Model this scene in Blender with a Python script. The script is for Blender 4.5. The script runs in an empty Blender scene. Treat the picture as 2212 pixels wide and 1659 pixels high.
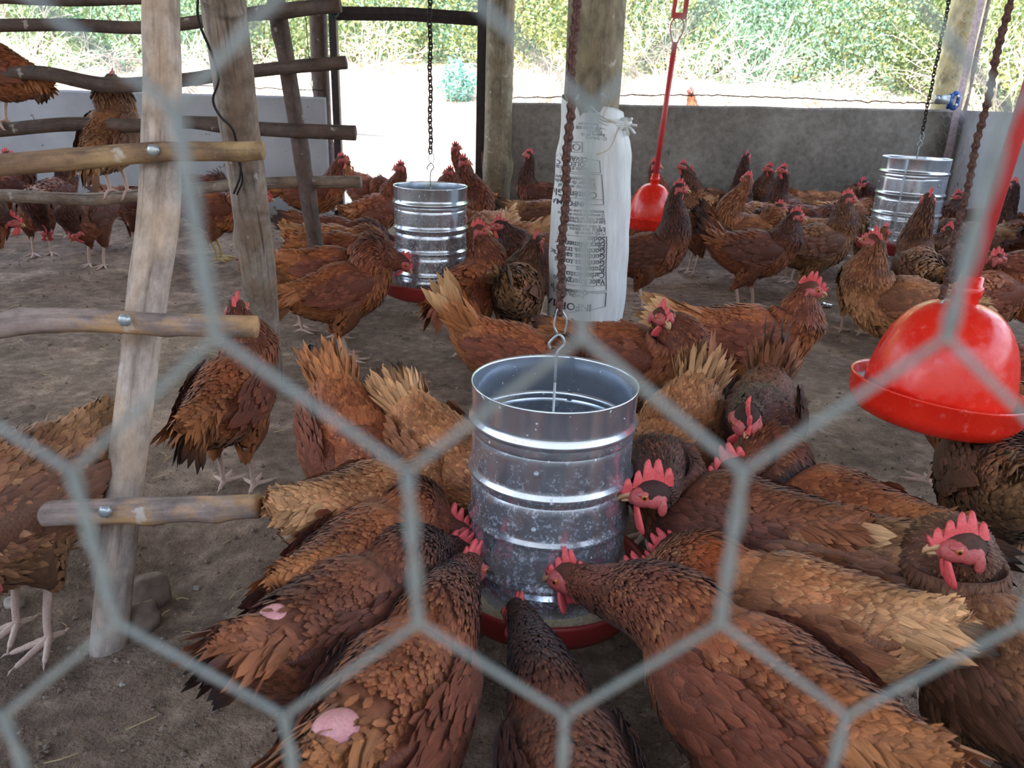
import bpy, bmesh, math, random
import numpy as np
from mathutils import Vector, Matrix, noise
random.seed(7)
rng = np.random.default_rng(7)
SC = bpy.context.scene
COL = SC.collection
PI = math.pi

# ---------------------------------------------------------------- camera
CAMZ = 0.85
TH = math.radians(20.4)
ROLL = math.radians(2.0)
FPX = 1700.0
_f = Vector((0, math.cos(TH), -math.sin(TH)))
_u0 = Vector((0, math.sin(TH), math.cos(TH)))
_x0 = Vector((1, 0, 0))
_r = _x0 * math.cos(ROLL) + _u0 * math.sin(ROLL)
_u = _u0 * math.cos(ROLL) - _x0 * math.sin(ROLL)
CAM = Vector((0, 0, CAMZ))
cam_data = bpy.data.cameras.new('camera')
cam = bpy.data.objects.new('camera', cam_data)
COL.objects.link(cam)
cam.matrix_world = Matrix(((_r.x, _u.x, -_f.x, CAM.x), (_r.y, _u.y, -_f.y, CAM.y), (_r.z, _u.z, -_f.z, CAM.z), (0, 0, 0, 1)))
cam_data.sensor_width = 36
cam_data.lens = 36 * FPX / 2212
cam_data.clip_start = 0.02
cam_data.clip_end = 200
cam_data.dof.use_dof = True
cam_data.dof.focus_distance = 1.6
cam_data.dof.aperture_fstop = 11.0
SC.camera = cam

# ---------------------------------------------------------------- light
world = bpy.data.worlds.new('sky')
SC.world = world
world.use_nodes = True
_nt = world.node_tree
_bg = _nt.nodes['Background']
_tc = _nt.nodes.new('ShaderNodeTexCoord')
_sx = _nt.nodes.new('ShaderNodeSeparateXYZ')
_rp = _nt.nodes.new('ShaderNodeValToRGB')
_nt.links.new(_tc.outputs['Generated'], _sx.inputs[0])
_nt.links.new(_sx.outputs['Z'], _rp.inputs[0])
_nt.links.new(_rp.outputs[0], _bg.inputs[0])
_rp.color_ramp.elements[0].position = 0.0
_rp.color_ramp.elements[0].color = (0.86, 0.92, 1.0, 1)
_rp.color_ramp.elements[1].position = 0.8
_rp.color_ramp.elements[1].color = (0.50, 0.68, 1.0, 1)
_bg.inputs[1].default_value = 1.0
sd = bpy.data.lights.new('sun', 'SUN')
sd.energy = 4.0
sd.angle = math.radians(1.5)
sd.color = (1.0, 0.97, 0.92)
sun = bpy.data.objects.new('sun', sd)
COL.objects.link(sun)
sun.rotation_euler = (math.radians(28), math.radians(-14), 0)
sun.location = (0, 0, 6)
SC.view_settings.view_transform = 'Standard'
SC.view_settings.look = 'None'
SC.view_settings.gamma = 1
SC.view_settings.use_curve_mapping = False
SC.view_settings.exposure = 2.22

# ---------------------------------------------------------------- placing
def ray(px, py):
    return _f + _r * ((px - 1106) / FPX) + _u * ((829.5 - py) / FPX)
def at(px, py, Y):
    d = ray(px, py)
    return CAM + d * (Y / d.y)
def gz(px, py, z=0.0):
    d = ray(px, py)
    return CAM + d * ((z - CAMZ) / d.z)

# ---------------------------------------------------------------- objects
def tag(o, label=None, cat=None, group=None, kind=None):
    if label: o['label'] = label
    if cat: o['category'] = cat
    if group: o['group'] = group
    if kind: o['kind'] = kind
    return o
def thing(name, label, cat, loc=(0, 0, 0), rz=0, group=None, s=1.0):
    o = bpy.data.objects.new(name, None)
    o.empty_display_size = 0.05
    COL.objects.link(o)
    o.location = loc
    o.rotation_euler = (0, 0, rz)
    o.scale = (s, s, s)
    return tag(o, label, cat, group)
def link(name, me, parent=None, mat=None, M=None):
    o = bpy.data.objects.new(name, me)
    COL.objects.link(o)
    if mat is not None and len(me.materials) == 0:
        me.materials.append(mat)
    if parent is not None: o.parent = parent
    if M is not None: o.matrix_local = M
    return o
def mesh(name, V, F, col=None, gr=None, smooth=True, mat=None):
    """V (n,3); F: (m,3)/(m,4) array, or list of faces"""
    me = bpy.data.meshes.new(name)
    V = np.asarray(V, dtype=np.float32)
    if isinstance(F, np.ndarray):
        k = F.shape[1]
        me.vertices.add(len(V)); me.vertices.foreach_set('co', V.ravel())
        me.loops.add(F.size); me.loops.foreach_set('vertex_index', F.astype(np.int32).ravel())
        me.polygons.add(len(F)); me.polygons.foreach_set('loop_start', (np.arange(len(F)) * k).astype(np.int32))
        me.update(calc_edges=True)
        me.validate()
    else:
        me.from_pydata([tuple(map(float, v)) for v in V], [], [tuple(int(i) for i in f) for f in F])
    if col is not None:
        c = np.ones((len(V), 4), dtype=np.float32); c[:, :3] = col
        a = me.color_attributes.new('Col', 'FLOAT_COLOR', 'POINT'); a.data.foreach_set('color', c.ravel())
    if gr is not None:
        a = me.attributes.new('gr', 'FLOAT_VECTOR', 'POINT'); a.data.foreach_set('vector', np.asarray(gr, dtype=np.float32).ravel())
    if smooth:
        me.polygons.foreach_set('use_smooth', np.ones(len(me.polygons), dtype=bool))
    if mat is not None: me.materials.append(mat)
    me.update()
    return me
class MB:
    """collects pieces into one mesh"""
    def __init__(s): s.V = []; s.F = []; s.G = []; s.n = 0
    def add(s, V, F, G=None):
        V = np.asarray(V, dtype=float)
        s.V.append(V); s.F += [[i + s.n for i in f] for f in F]
        s.G.append(np.asarray(G, dtype=float) if G is not None else V * 1.0)
        s.n += len(V); return s
    def mesh(s, name, mat=None, smooth=True):
        return mesh(name, np.vstack(s.V), s.F, gr=np.vstack(s.G), smooth=smooth, mat=mat)
def frames(P):
    P = np.asarray(P, dtype=float)
    T = np.gradient(P, axis=0)
    T /= np.linalg.norm(T, axis=1)[:, None] + 1e-12
    up = np.array([0, 0, 1.0])
    if abs(T[0] @ up) > 0.95: up = np.array([1.0, 0, 0])
    N = np.zeros_like(P)
    n = up - (up @ T[0]) * T[0]; n /= np.linalg.norm(n); N[0] = n
    for i in range(1, len(P)):
        n = N[i - 1] - (N[i - 1] @ T[i]) * T[i]; n /= np.linalg.norm(n); N[i] = n
    B = np.cross(T, N)
    return T, N, B
def loft(P, ra, rb=None, seg=12, cap=True, bump=None):
    """tube through P; ra = half width along side, rb = along normal"""
    P = np.asarray(P, dtype=float); n = len(P)
    ra = np.broadcast_to(ra, n).astype(float); rb = ra if rb is None else np.broadcast_to(rb, n).astype(float)
    T, N, B = frames(P)
    th = np.arange(seg) * 2 * PI / seg
    c, s = np.cos(th), np.sin(th)
    A = ra[:, None] * np.ones(seg); Bq = rb[:, None] * np.ones(seg)
    if bump is not None: A = A * bump; Bq = Bq * bump
    V = P[:, None, :] + B[:, None, :] * (A * c)[:, :, None] + N[:, None, :] * (Bq * s)[:, :, None]
    V = V.reshape(-1, 3)
    L = np.concatenate([[0], np.cumsum(np.linalg.norm(np.diff(P, axis=0), axis=1))])
    G = np.stack([np.outer(ra, c), np.outer(rb, s), np.outer(L, np.ones(seg))], -1).reshape(-1, 3)
    i = np.arange(n - 1)[:, None] * seg; j = np.arange(seg)[None, :]; k = (np.arange(seg) + 1)[None, :] % seg
    F = np.stack([i + j, i + k, i + seg + k, i + seg + j], -1).reshape(-1, 4).tolist()
    if cap:
        V = np.vstack([V, P[0], P[-1]]); G = np.vstack([G, [0, 0, 0], [0, 0, L[-1]]])
        a, b = len(V) - 2, len(V) - 1
        for q in range(seg):
            F.append([a, (q + 1) % seg, q]); F.append([b, (n - 1) * seg + q, (n - 1) * seg + (q + 1) % seg])
    return V, F, G
def catmull(C, n):
    C = np.asarray(C, dtype=float)
    Q = np.vstack([2 * C[0] - C[1], C, 2 * C[-1] - C[-2]])
    t = np.linspace(0, len(C) - 1, n); i = np.minimum(t.astype(int), len(C) - 2); u = (t - i)[:, None]
    a, b, c, d = Q[i], Q[i + 1], Q[i + 2], Q[i + 3]
    return 0.5 * ((2 * b) + (c - a) * u + (2 * a - 5 * b + 4 * c - d) * u ** 2 + (3 * b - a - 3 * c + d) * u ** 3)
def box(x0, x1, y0, y1, z0, z1):
    V = [(x, y, z) for z in (z0, z1) for y in (y0, y1) for x in (x0, x1)]
    F = [(0, 2, 3, 1), (4, 5, 7, 6), (0, 1, 5, 4), (2, 6, 7, 3), (0, 4, 6, 2), (1, 3, 7, 5)]
    return V, F
def ellipsoid(c, r, seg=12, rings=8):
    V = []; F = []
    for i in range(rings + 1):
        ph = PI * i / rings
        for j in range(seg):
            th = 2 * PI * j / seg
            V.append((c[0] + r[0] * math.sin(ph) * math.cos(th), c[1] + r[1] * math.sin(ph) * math.sin(th), c[2] + r[2] * math.cos(ph)))
    for i in range(rings):
        for j in range(seg):
            F.append((i * seg + j, (i + 1) * seg + j, (i + 1) * seg + (j + 1) % seg, i * seg + (j + 1) % seg))
    return V, F
def lathe(prof, seg=48, closed=False):
    """prof: list of (r,z)"""
    n = len(prof); V = []; G = []
    for r, z in prof:
        for j in range(seg):
            a = 2 * PI * j / seg; V.append((r * math.cos(a), r * math.sin(a), z)); G.append((math.cos(a), math.sin(a), z))
    F = [(i * seg + j, i * seg + (j + 1) % seg, (i + 1) * seg + (j + 1) % seg, (i + 1) * seg + j) for i in range(n - 1 + (1 if closed else 0)) for j in range(seg)] if not closed else \
        [(i * seg + j, i * seg + (j + 1) % seg, ((i + 1) % n) * seg + (j + 1) % seg, ((i + 1) % n) * seg + j) for i in range(n) for j in range(seg)]
    return V, F, G

# ---------------------------------------------------------------- materials
def srgb(r, g, b):
    return tuple(((c / 255) / 12.92 if c / 255 <= 0.04045 else ((c / 255 + 0.055) / 1.055) ** 2.4) for c in (r, g, b))
class NT:
    def __init__(s, name):
        s.m = bpy.data.materials.new(name); s.m.use_nodes = True; s.t = s.m.node_tree
        s.b = s.t.nodes['Principled BSDF']
    def n(s, t, **k):
        q = s.t.nodes.new(t)
        for a, v in k.items(): setattr(q, a, v)
        return q
    def l(s, a, b): s.t.links.new(a, b)
    def coord(s, src='Object', scale=(1, 1, 1)):
        if src == 'gr':
            a = s.n('ShaderNodeAttribute', attribute_name='gr'); o = a.outputs['Vector']
        else:
            a = s.n('ShaderNodeTexCoord'); o = a.outputs[src]
        mp = s.n('ShaderNodeMapping'); mp.inputs['Scale'].default_value = scale
        s.l(o, mp.inputs[0]); return mp.outputs[0]
    def noise(s, vec, scale, detail=4, rough=0.55):
        q = s.n('ShaderNodeTexNoise'); q.inputs['Scale'].default_value = scale; q.inputs['Detail'].default_value = detail
        q.inputs['Roughness'].default_value = rough; s.l(vec, q.inputs['Vector']); return q.outputs['Fac']
    def ramp(s, fac, stops):
        q = s.n('ShaderNodeValToRGB'); e = q.color_ramp.elements
        while len(e) < len(stops): e.new(0.5)
        for i, (p, c) in enumerate(stops):
            e[i].position = p; e[i].color = (*c, 1) if len(c) == 3 else c
        s.l(fac, q.inputs[0]); return q.outputs[0]
    def mix(s, f, a, b, mode='MIX'):
        q = s.n('ShaderNodeMix', data_type='RGBA', blend_type=mode)
        for v, i in ((f, 0), (a, 6), (b, 7)):
            if hasattr(v, 'links'): s.l(v, q.inputs[i])
            else: q.inputs[i].default_value = (v if i == 0 else (*v, 1))
        return q.outputs[2]
    def bump(s, h, strength=0.5, dist=0.01):
        q = s.n('ShaderNodeBump'); q.inputs['Strength'].default_value = strength; q.inputs['Distance'].default_value = dist
        s.l(h, q.inputs['Height']); s.l(q.outputs[0], s.b.inputs['Normal'])
    def set(s, **k):
        for a, v in k.items():
            i = s.b.inputs[a.replace('_', ' ')]
            if hasattr(v, 'links'): s.l(v, i)
            else: i.default_value = v if not (isinstance(v, tuple) and len(v) == 3) else (*v, 1)
        return s
def plain(name, c, rough=0.5, metal=0.0, var=0.15, scale=60):
    t = NT(name); v = t.coord('Object'); f = t.noise(v, scale, 3)
    c2 = tuple(x * (1 - var * 2) for x in c); c1 = tuple(min(1, x * (1 + var)) for x in c)
    t.set(Base_Color=t.ramp(f, [(0.3, c2), (0.7, c1)]), Roughness=rough, Metallic=metal)
    return t.m

def mat_wood(name, dark, light, warm, scale=1.0, crack=0.5):
    t = NT(name)
    g = t.coord('gr', (30 * scale, 30 * scale, 2.2 * scale))
    f = t.noise(g, 2.0, 8, 0.65)
    g2 = t.coord('gr', (6, 6, 4)); f2 = t.noise(g2, 1.5, 5, 0.6)
    c = t.ramp(f, [(0.28, dark), (0.5, light), (0.75, tuple(min(1, x * 1.25) for x in light))])
    c = t.mix(t.ramp(f2, [(0.47, (0, 0, 0)), (0.56, (1, 1, 1))]), c, t.mix(0.75, c, warm))
    f5 = t.noise(t.coord('gr', (14, 14, 9)), 1.3, 6, 0.7); c = t.mix(0.75, c, t.ramp(f5, [(0.33, (0.35, 0.33, 0.32)), (0.5, (0.95, .95, .95)), (0.68, (1.5, 1.5, 1.5))]), 'MULTIPLY')
    g3 = t.coord('gr', (60, 60, 1.6)); f3 = t.noise(g3, 1.6, 3, 0.5)
    ck = t.ramp(f3, [(0.30, (1, 1, 1)), (0.36, (0, 0, 0))])
    c = t.mix(t.mix(crack, (0, 0, 0), ck), c, tuple(x * 0.25 for x in dark))
    g4 = t.coord('gr', (1, 1, 1)); f4 = t.noise(g4, 22, 3, 0.6)
    c = t.mix(t.ramp(f4, [(0.66, (0, 0, 0)), (0.72, (0.5, 0.5, 0.5))]), c, srgb(205, 200, 195))
    t.set(Base_Color=c, Roughness=0.8)
    t.bump(f, 0.5, 0.004)
    return t.m
M_POLE = mat_wood('pole_wood', srgb(110, 92, 82), srgb(176, 160, 148), srgb(172, 148, 126), 1.0, 0.25)
M_GREY = mat_wood('weathered_wood', srgb(84, 74, 68), srgb(150, 136, 124), srgb(120, 98, 80), 1.2, 0.8)
M_DARKW = mat_wood('dark_wood', srgb(58, 47, 45), srgb(96, 82, 76), srgb(90, 70, 60), 1.0, 0.3)
M_PERCH = mat_wood('perch_wood', srgb(92, 80, 74), srgb(150, 132, 124), srgb(190, 145, 90), 0.8, 0.3)
M_BAMB = mat_wood('peeled_wood', srgb(92, 70, 54), srgb(132, 104, 80), srgb(176, 146, 104), 0.8, 0.3)
M_POST = mat_wood('post_wood', srgb(88, 80, 68), srgb(140, 130, 108), srgb(120, 108, 84), 0.5, 0.15)
M_PALE = mat_wood('pale_post_wood', srgb(150, 142, 108), srgb(196, 188, 150), srgb(176, 160, 116), 0.5, 0.1)

def mat_ground():
    t = NT('dirt')
    v = t.coord('Object')
    f1 = t.noise(v, 1.4, 5, 0.6); f2 = t.noise(v, 26, 8, 0.7); f3 = t.noise(v, 140, 4, 0.6)
    c = t.ramp(f1, [(0.36, srgb(112, 95, 83)), (0.5, srgb(150, 130, 115)), (0.62, srgb(186, 168, 150))])
    c2 = t.ramp(f2, [(0.34, srgb(62, 51, 44)), (0.5, srgb(130, 112, 98)), (0.68, srgb(188, 172, 156))])
    c = t.mix(0.55, c, c2); c = t.mix(1.0, c, (1.0, 0.92, 0.85), 'MULTIPLY'); c = t.mix(1.0, c, t.ramp(t.noise(v, 4.5, 4, .6), [(.38, (.78, .76, .74)), (.5, (1, 1, 1)), (.62, (1.4, 1.4, 1.4))]), 'MULTIPLY')
    c = t.mix(t.ramp(f3, [(0.66, (0, 0, 0)), (0.74, (0.6, 0.6, 0.6))]), c, srgb(196, 186, 172))
    c = t.mix(t.ramp(f3, [(0.30, (0.7, 0.7, 0.7)), (0.37, (0, 0, 0))]), c, srgb(46, 38, 33))
    t.set(Base_Color=c, Roughness=0.95)
    t.bump(t.mix(0.5, f2, f3), 1.0, 0.02)
    return t.m
M_DIRT = mat_ground()
def mat_outside():
    t = NT('outside_sand')
    v = t.coord('Object'); f = t.noise(v, 0.8, 6, 0.6); f2 = t.noise(v, 14, 6, 0.7)
    c = t.ramp(f, [(0.35, srgb(176, 150, 128)), (0.6, srgb(216, 204, 190))])
    c = t.mix(t.ramp(f2, [(0.4, (0, 0, 0)), (0.62, (0.7, 0.7, 0.7))]), c, srgb(150, 126, 104))
    t.set(Base_Color=c, Roughness=0.95); t.bump(f2, 0.6, 0.02)
    return t.m
M_OUT = mat_outside()
M_YARD = plain('yard_soil', srgb(120, 112, 96), 0.95, 0, 0.3, 1.5)
def mat_wall():
    t = NT('concrete_render')
    v = t.coord('Object'); f = t.noise(v, 1.7, 5, 0.6); f2 = t.noise(v, 30, 6, 0.6); f3 = t.noise(v, 9, 3, 0.5)
    c = t.ramp(f, [(0.34, srgb(84, 79, 72)), (0.52, srgb(118, 112, 103)), (0.68, srgb(150, 146, 138))])
    c = t.mix(0.3, c, t.ramp(f2, [(0.35, srgb(110, 106, 98)), (0.7, srgb(190, 186, 178))]))
    c = t.mix(t.ramp(f3, [(0.69, (0, 0, 0)), (0.73, (0.75, 0.75, 0.75))]), c, srgb(86, 76, 66))
    t.set(Base_Color=c, Roughness=0.9); t.bump(f2, 0.35, 0.006)
    return t.m
M_WALL = mat_wall()
def mat_wall_pale():
    t = NT('pale_wall_render')
    v = t.coord('Object'); f = t.noise(v, 1.7, 5, 0.6); f3 = t.noise(v, 13, 3, 0.5); f2 = t.noise(v, 30, 6, 0.6)
    c = t.ramp(f, [(0.3, srgb(146, 147, 150)), (0.7, srgb(184, 186, 190))])
    c = t.mix(t.ramp(f3, [(0.70, (0, 0, 0)), (0.73, (0.8, 0.8, 0.8))]), c, srgb(100, 92, 86))
    t.set(Base_Color=c, Roughness=0.9); t.bump(f2, 0.35, 0.006)
    return t.m
M_WALL2 = mat_wall_pale()

def mat_galv():
    t = NT('galvanised_sheet')
    v = t.coord('gr', (4, 4, 30)); v2 = t.coord('Object')
    f = t.noise(v2, 14, 4, 0.6); f2 = t.noise(v2, 240, 3, 0.6); f3 = t.noise(v2, 60, 6, 0.75)
    sx = t.n('ShaderNodeSeparateXYZ'); t.l(v2, sx.inputs[0])
    low = t.n('ShaderNodeMapRange'); low.inputs[1].default_value = 0.34; low.inputs[2].default_value = 0.02
    t.l(sx.outputs['Z'], low.inputs[0])
    fd = t.noise(v2, 190, 5, 0.7); dust = t.mix(1.0, t.ramp(f3, [(0.42, (0, 0, 0)), (0.60, (0.9, 0.9, 0.9))]), t.ramp(fd, [(0.50, (.12, .12, .12)), (0.60, (1, 1, 1))]), 'MULTIPLY')
    dm = t.mix(low.outputs[0], (0.03, 0.03, 0.03), dust)
    spots = t.ramp(t.noise(v2, 110, 2, 0.5), [(0.71, (0, 0, 0)), (0.735, (0.9, 0.9, 0.9))])
    dm = t.mix(1.0, dm, spots, 'LIGHTEN')
    base = t.ramp(f, [(0.3, srgb(182, 192, 208)), (0.7, srgb(212, 222, 234))])
    c = t.mix(dm, base, srgb(205, 212, 220))
    t.set(Base_Color=c, Roughness=t.mix(dm, (0.17, 0.17, 0.17), (0.75, 0.75, 0.75)), Metallic=t.mix(dm, (0.88, 0.88, 0.88), (0.05, 0.05, 0.05)))
    t.bump(f3, 0.05, 0.002)
    return t.m
M_GALV = mat_galv()
M_WIRE = plain('zinc_wire', srgb(170, 178, 180), 0.38, 0.6, 0.08)
M_NET = plain('netting_wire', srgb(112, 120, 122), 0.5, 0.35, 0.06, 300)
M_RUST = plain('rusted_steel', srgb(104, 74, 66), 0.7, 0.35, 0.3, 300)
M_DARKM = plain('dark_metal', srgb(56, 48, 48), 0.6, 0.3, 0.2, 30)
M_DKCHAIN = plain('dark_chain_steel', srgb(50, 42, 40), 0.6, 0.5, 0.2, 200)
M_REDPAN = plain('red_brown_plastic', srgb(158, 50, 48), 0.45, 0.0, 0.08, 12)
def mat_red():
    t = NT('red_plastic'); v = t.coord('Object'); f = t.noise(v, 7, 4, 0.6); f2 = t.noise(v, 60, 4, 0.7)
    c = t.ramp(f, [(0.3, srgb(214, 30, 16)), (0.7, srgb(236, 52, 34))])
    c = t.mix(t.ramp(f2, [(0.60, (0, 0, 0)), (0.70, (0.28, 0.28, 0.28))]), c, srgb(240, 150, 140))
    t.set(Base_Color=c, Roughness=t.ramp(f2, [(0.4, (0.14, 0.14, 0.14)), (0.7, (0.45, 0.45, 0.45))]))
    t.b.inputs['Subsurface Weight'].default_value = 0.1
    t.b.inputs['Subsurface Radius'].default_value = (0.01, 0.004, 0.003)
    return t.m
M_RED = mat_red()
M_PIPE = plain('red_pipe_plastic', srgb(196, 62, 62), 0.4, 0, 0.08, 8)
M_FEED = plain('feed_meal', srgb(190, 172, 140), 0.95, 0, 0.2, 260)
M_WATER = plain('drinker_water', srgb(90, 40, 36), 0.08, 0, 0.05, 10)
M_BLACK = plain('black_rubber', srgb(30, 28, 30), 0.6, 0, 0.1, 40)
M_PVC = plain('white_plastic', srgb(225, 225, 222), 0.5, 0, 0.04, 20)
M_BLUE = plain('blue_paint', srgb(50, 86, 150), 0.35, 0.3, 0.2, 80)
M_ROOF = plain('roof_sheet', srgb(150, 146, 140), 0.8, 0, 0.1, 4)
M_STONE = plain('stone', srgb(170, 160, 148), 0.9, 0, 0.25, 25)
M_STRAW = plain('straw', srgb(196, 172, 130), 0.8, 0, 0.2, 30)
M_CLOD = plain('soil_clod', srgb(138, 120, 106), 0.95, 0, 0.25, 30)
M_INK = plain('black_ink', srgb(52, 56, 66), 0.7, 0, 0.1, 50)
M_FOIL = plain('silver_foil', srgb(225, 228, 232), 0.12, 1.0, 0.05, 50)
M_CLOTH = plain('dark_rag', srgb(40, 44, 46), 0.9, 0, 0.3, 50)
def mat_sack():
    t = NT('woven_sack'); v = t.coord('gr', (1, 1, 1))
    w = t.n('ShaderNodeTexWave', bands_direction='Z'); w.inputs['Scale'].default_value = 120; w.inputs['Distortion'].default_value = 2
    t.l(v, w.inputs[0]); f = t.noise(v, 8, 4, 0.6)
    c = t.ramp(f, [(0.3, srgb(200, 206, 208)), (0.7, srgb(228, 232, 233))])
    t.set(Base_Color=c, Roughness=0.55); t.bump(w.outputs['Fac'], 0.15, 0.002)
    t.b.inputs['Transmission Weight'].default_value = 0.0
    return t.m
M_SACK = mat_sack()
def mat_feather():
    t = NT('feather'); a = t.n('ShaderNodeAttribute', attribute_name='Col')
    g = t.coord('gr', (16, 1.1, 7)); f = t.noise(g, 2.0, 3, 0.6)
    c = t.mix(1.0, a.outputs['Color'], t.ramp(f, [(0.3, (0.50, 0.48, 0.46)), (0.5, (1.0, 1.0, 1.0)), (0.72, (1.7, 1.72, 1.72))]), 'MULTIPLY')
    t.set(Base_Color=c, Roughness=0.62)
    t.b.inputs['Sheen Weight'].default_value = 0.08; t.b.inputs['Sheen Roughness'].default_value = 0.4
    t.b.inputs['Specular IOR Level'].default_value = 0.28
    return t.m
M_FEATH = mat_feather()
def mat_body():
    t = NT('down'); a = t.n('ShaderNodeAttribute', attribute_name='Col')
    v = t.coord('Object', (1, 1, 1)); f = t.noise(v, 70, 5, 0.65)
    c = t.mix(1.0, a.outputs['Color'], t.ramp(f, [(0.3, (0.55, 0.5, 0.5)), (0.7, (1.15, 1.1, 1.1))]), 'MULTIPLY')
    t.set(Base_Color=c, Roughness=0.8); t.bump(f, 0.6, 0.006)
    return t.m
M_BODY = mat_body()
def mat_skin(name, c, rough=0.5):
    t = NT(name); v = t.coord('Object'); f = t.noise(v, 350, 4, 0.6)
    t.set(Base_Color=t.ramp(f, [(0.3, tuple(x * 0.75 for x in c)), (0.7, tuple(min(1, x * 1.15) for x in c))]), Roughness=rough)
    t.b.inputs['Subsurface Weight'].default_value = 0.15; t.b.inputs['Subsurface Radius'].default_value = (0.008, 0.002, 0.002)
    t.bump(f, 0.5, 0.001); return t.m
M_COMB = mat_skin('comb_skin', srgb(222, 88, 90))
M_FACE = mat_skin('face_skin', srgb(184, 88, 86))
M_PINK = mat_skin('bare_skin', srgb(214, 150, 150))
M_LEG = mat_skin('leg_scales', srgb(200, 172, 156), 0.6)
M_LEGY = mat_skin('yellow_leg_scales', srgb(186, 160, 100), 0.6)
M_BEAK = plain('beak_horn', srgb(190, 150, 110), 0.4, 0, 0.1, 80)
M_IRIS = plain('eye_amber', srgb(190, 96, 40), 0.15, 0, 0.1, 400)
M_PUPIL = plain('eye_pupil', (0.004, 0.004, 0.004), 0.08, 0, 0.0, 40)
# ---------------------------------------------------------------- setting
def grid(x0, x1, y0, y1, nx, ny, fn):
    xs = np.linspace(x0, x1, nx); ys = np.linspace(y0, y1, ny)
    V = np.array([(x, y, fn(x, y)) for y in ys for x in xs])
    i = np.arange(ny - 1)[:, None] * nx; j = np.arange(nx - 1)[None]
    F = np.stack([i + j, i + j + 1, i + nx + j + 1, i + nx + j], -1).reshape(-1, 4)
    return V, F
def fl(x, y):
    p = Vector((x, y, 0))
    h = 0.020 * noise.noise(p * 1.7) + 0.010 * noise.noise(p * 6) + 0.005 * noise.noise(p * 19) + 0.0025 * noise.noise(p * 47)
    h -= 0.035 * math.exp(-((x + 0.62) ** 2 + (y - 1.22) ** 2) / 0.03)        # scratched hollow
    return h - 0.006
V, F = grid(-4.0, 4.0, -0.3, 5.6, 300, 260, fl)
tag(link('floor', mesh('floor', V, F, mat=M_DIRT)), kind='structure')
YW = 5.35
def og(x, y):
    p = Vector((x, y, 0)); t = min(max((y - 6.6) / 5.6, 0), 1)
    h = 1.12 * t * t * (3 - 2 * t) * 0.9 + 0.12 * max(0, y - 11) + 0.06 * noise.noise(p * 0.9) + 0.02 * noise.noise(p * 4)
    return h - 0.05
V, F = grid(-16, 16, 5.5, 22, 200, 120, og)
tag(link('outside_ground', mesh('outside_ground', V, F, mat=M_OUT)), kind='structure')
def hl(x, y):
    p = Vector((x, y, 0)); return 1.6 + (y - 17) * 0.9 + .8 * noise.noise(p * .3) + .25 * noise.noise(p * 1.7)
V, F = grid(-26, 26, 17, 30, 160, 50, hl)
_t = NT('hill_scrub'); _v = _t.coord('Object'); _t.set(Base_Color=_t.ramp(_t.noise(_v, 3.0, 8, .75), [(.35, tuple(x * .8 for x in srgb(90, 110, 80))), (.65, tuple(x * .8 for x in srgb(170, 186, 140)))]), Roughness=.9)
tag(link('hillside', mesh('hillside', V, F, mat=_t.m)), kind='structure')
V, F = grid(-30, 30, -26, -9, 120, 50, lambda x, y: hl(x, 17 + (-9 - y)) - 1.4)  # unseen slope added behind the camera to darken what the feeder tubes reflect
tag(link('added_slope_behind', mesh('added_slope_behind', V, F, mat=plain('added_slope_neutral', srgb(150, 142, 132), .95, 0, .35, 1.2))), kind='structure')
b = MB(); b.add(*box(-30, 30, -30, 5.6, -0.40, -0.12))
tag(link('yard_ground', b.mesh('yard_ground', M_YARD, False)), kind='structure')
xl = at(700, 210, YW).x; xr0 = at(1092, 222, YW).x; xc = at(2068, 237, YW).x
def wall(name, x0, x1, y0, y1, z0, z1, mat, segs=60):
    b = MB(); V = []; F = []
    for i in range(segs + 1):
        x = x0 + (x1 - x0) * i / segs; z = z0 + (z1 - z0) * i / segs + 0.006 * noise.noise(Vector((x * 3, 0, 5)))
        w = 0.004 * noise.noise(Vector((x * 5, 2, 5)))
        V += [(x, y0 + w, -0.2), (x, y0 + w, z - 0.012), (x, y0 + 0.012 + w, z), (x, y1, z), (x, y1, -0.2)]
    for i in range(segs):
        for k in range(4): F.append((i * 5 + k, i * 5 + k + 1, i * 5 + 6 + k, i * 5 + 5 + k)[::-1])
    F.append((0, 1, 2, 3, 4)); n = segs * 5; F.append((n + 4, n + 3, n + 2, n + 1, n))
    b.add(V, F); return tag(link(name, b.mesh(name, mat, False)), kind='structure')
wall('wall_back', xr0, xc, YW, YW + 0.14, at(1100, 222, YW).z, at(2050, 237, YW).z, M_WALL)
wall('wall_back_door_side', -4.0, xl, YW, YW + 0.14, at(0, 192, YW).z, at(700, 210, YW).z, M_WALL2)
w = wall('wall_right', -0.3, YW + .1, -0.0, 0.14, 0.83, 0.83, M_WALL2, 60)
w.rotation_euler = (0, 0, -PI / 2); w.location = (xc + 0.02, 0, 0); w.rotation_euler = (0, 0, PI / 2); w.location = (xc + 0.16, 0, 0)
w = wall('wall_left', -0.3, YW, 0, 0.14, 0.80, 0.80, M_WALL2, 60); w.rotation_euler = (0, 0, PI / 2); w.location = (-3.86, 0, 0)
wall('wall_front', -3.9, 3.9, 0.07, 0.21, 0.46, 0.46, M_WALL, 40)
b = MB(); b.add(*box(-4.1, xc + .4, -0.9, 5.9, 2.36, 2.40)); tag(link('ceiling', b.mesh('ceiling', M_ROOF, False)), kind='structure')
for k, x in enumerate((-3.1, -1.6, -0.1, 1.4, 2.9)):
    b = MB(); b.add(*loft(catmull([(x, -0.85, 2.31), (x + .02, 1.5, 2.30), (x - .01, 4, 2.31), (x, 5.85, 2.30)], 12), 0.055, None, 12)); tag(link('trim_%d' % (k + 1), b.mesh('roof_pole', M_DARKW)), kind='structure')
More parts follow.
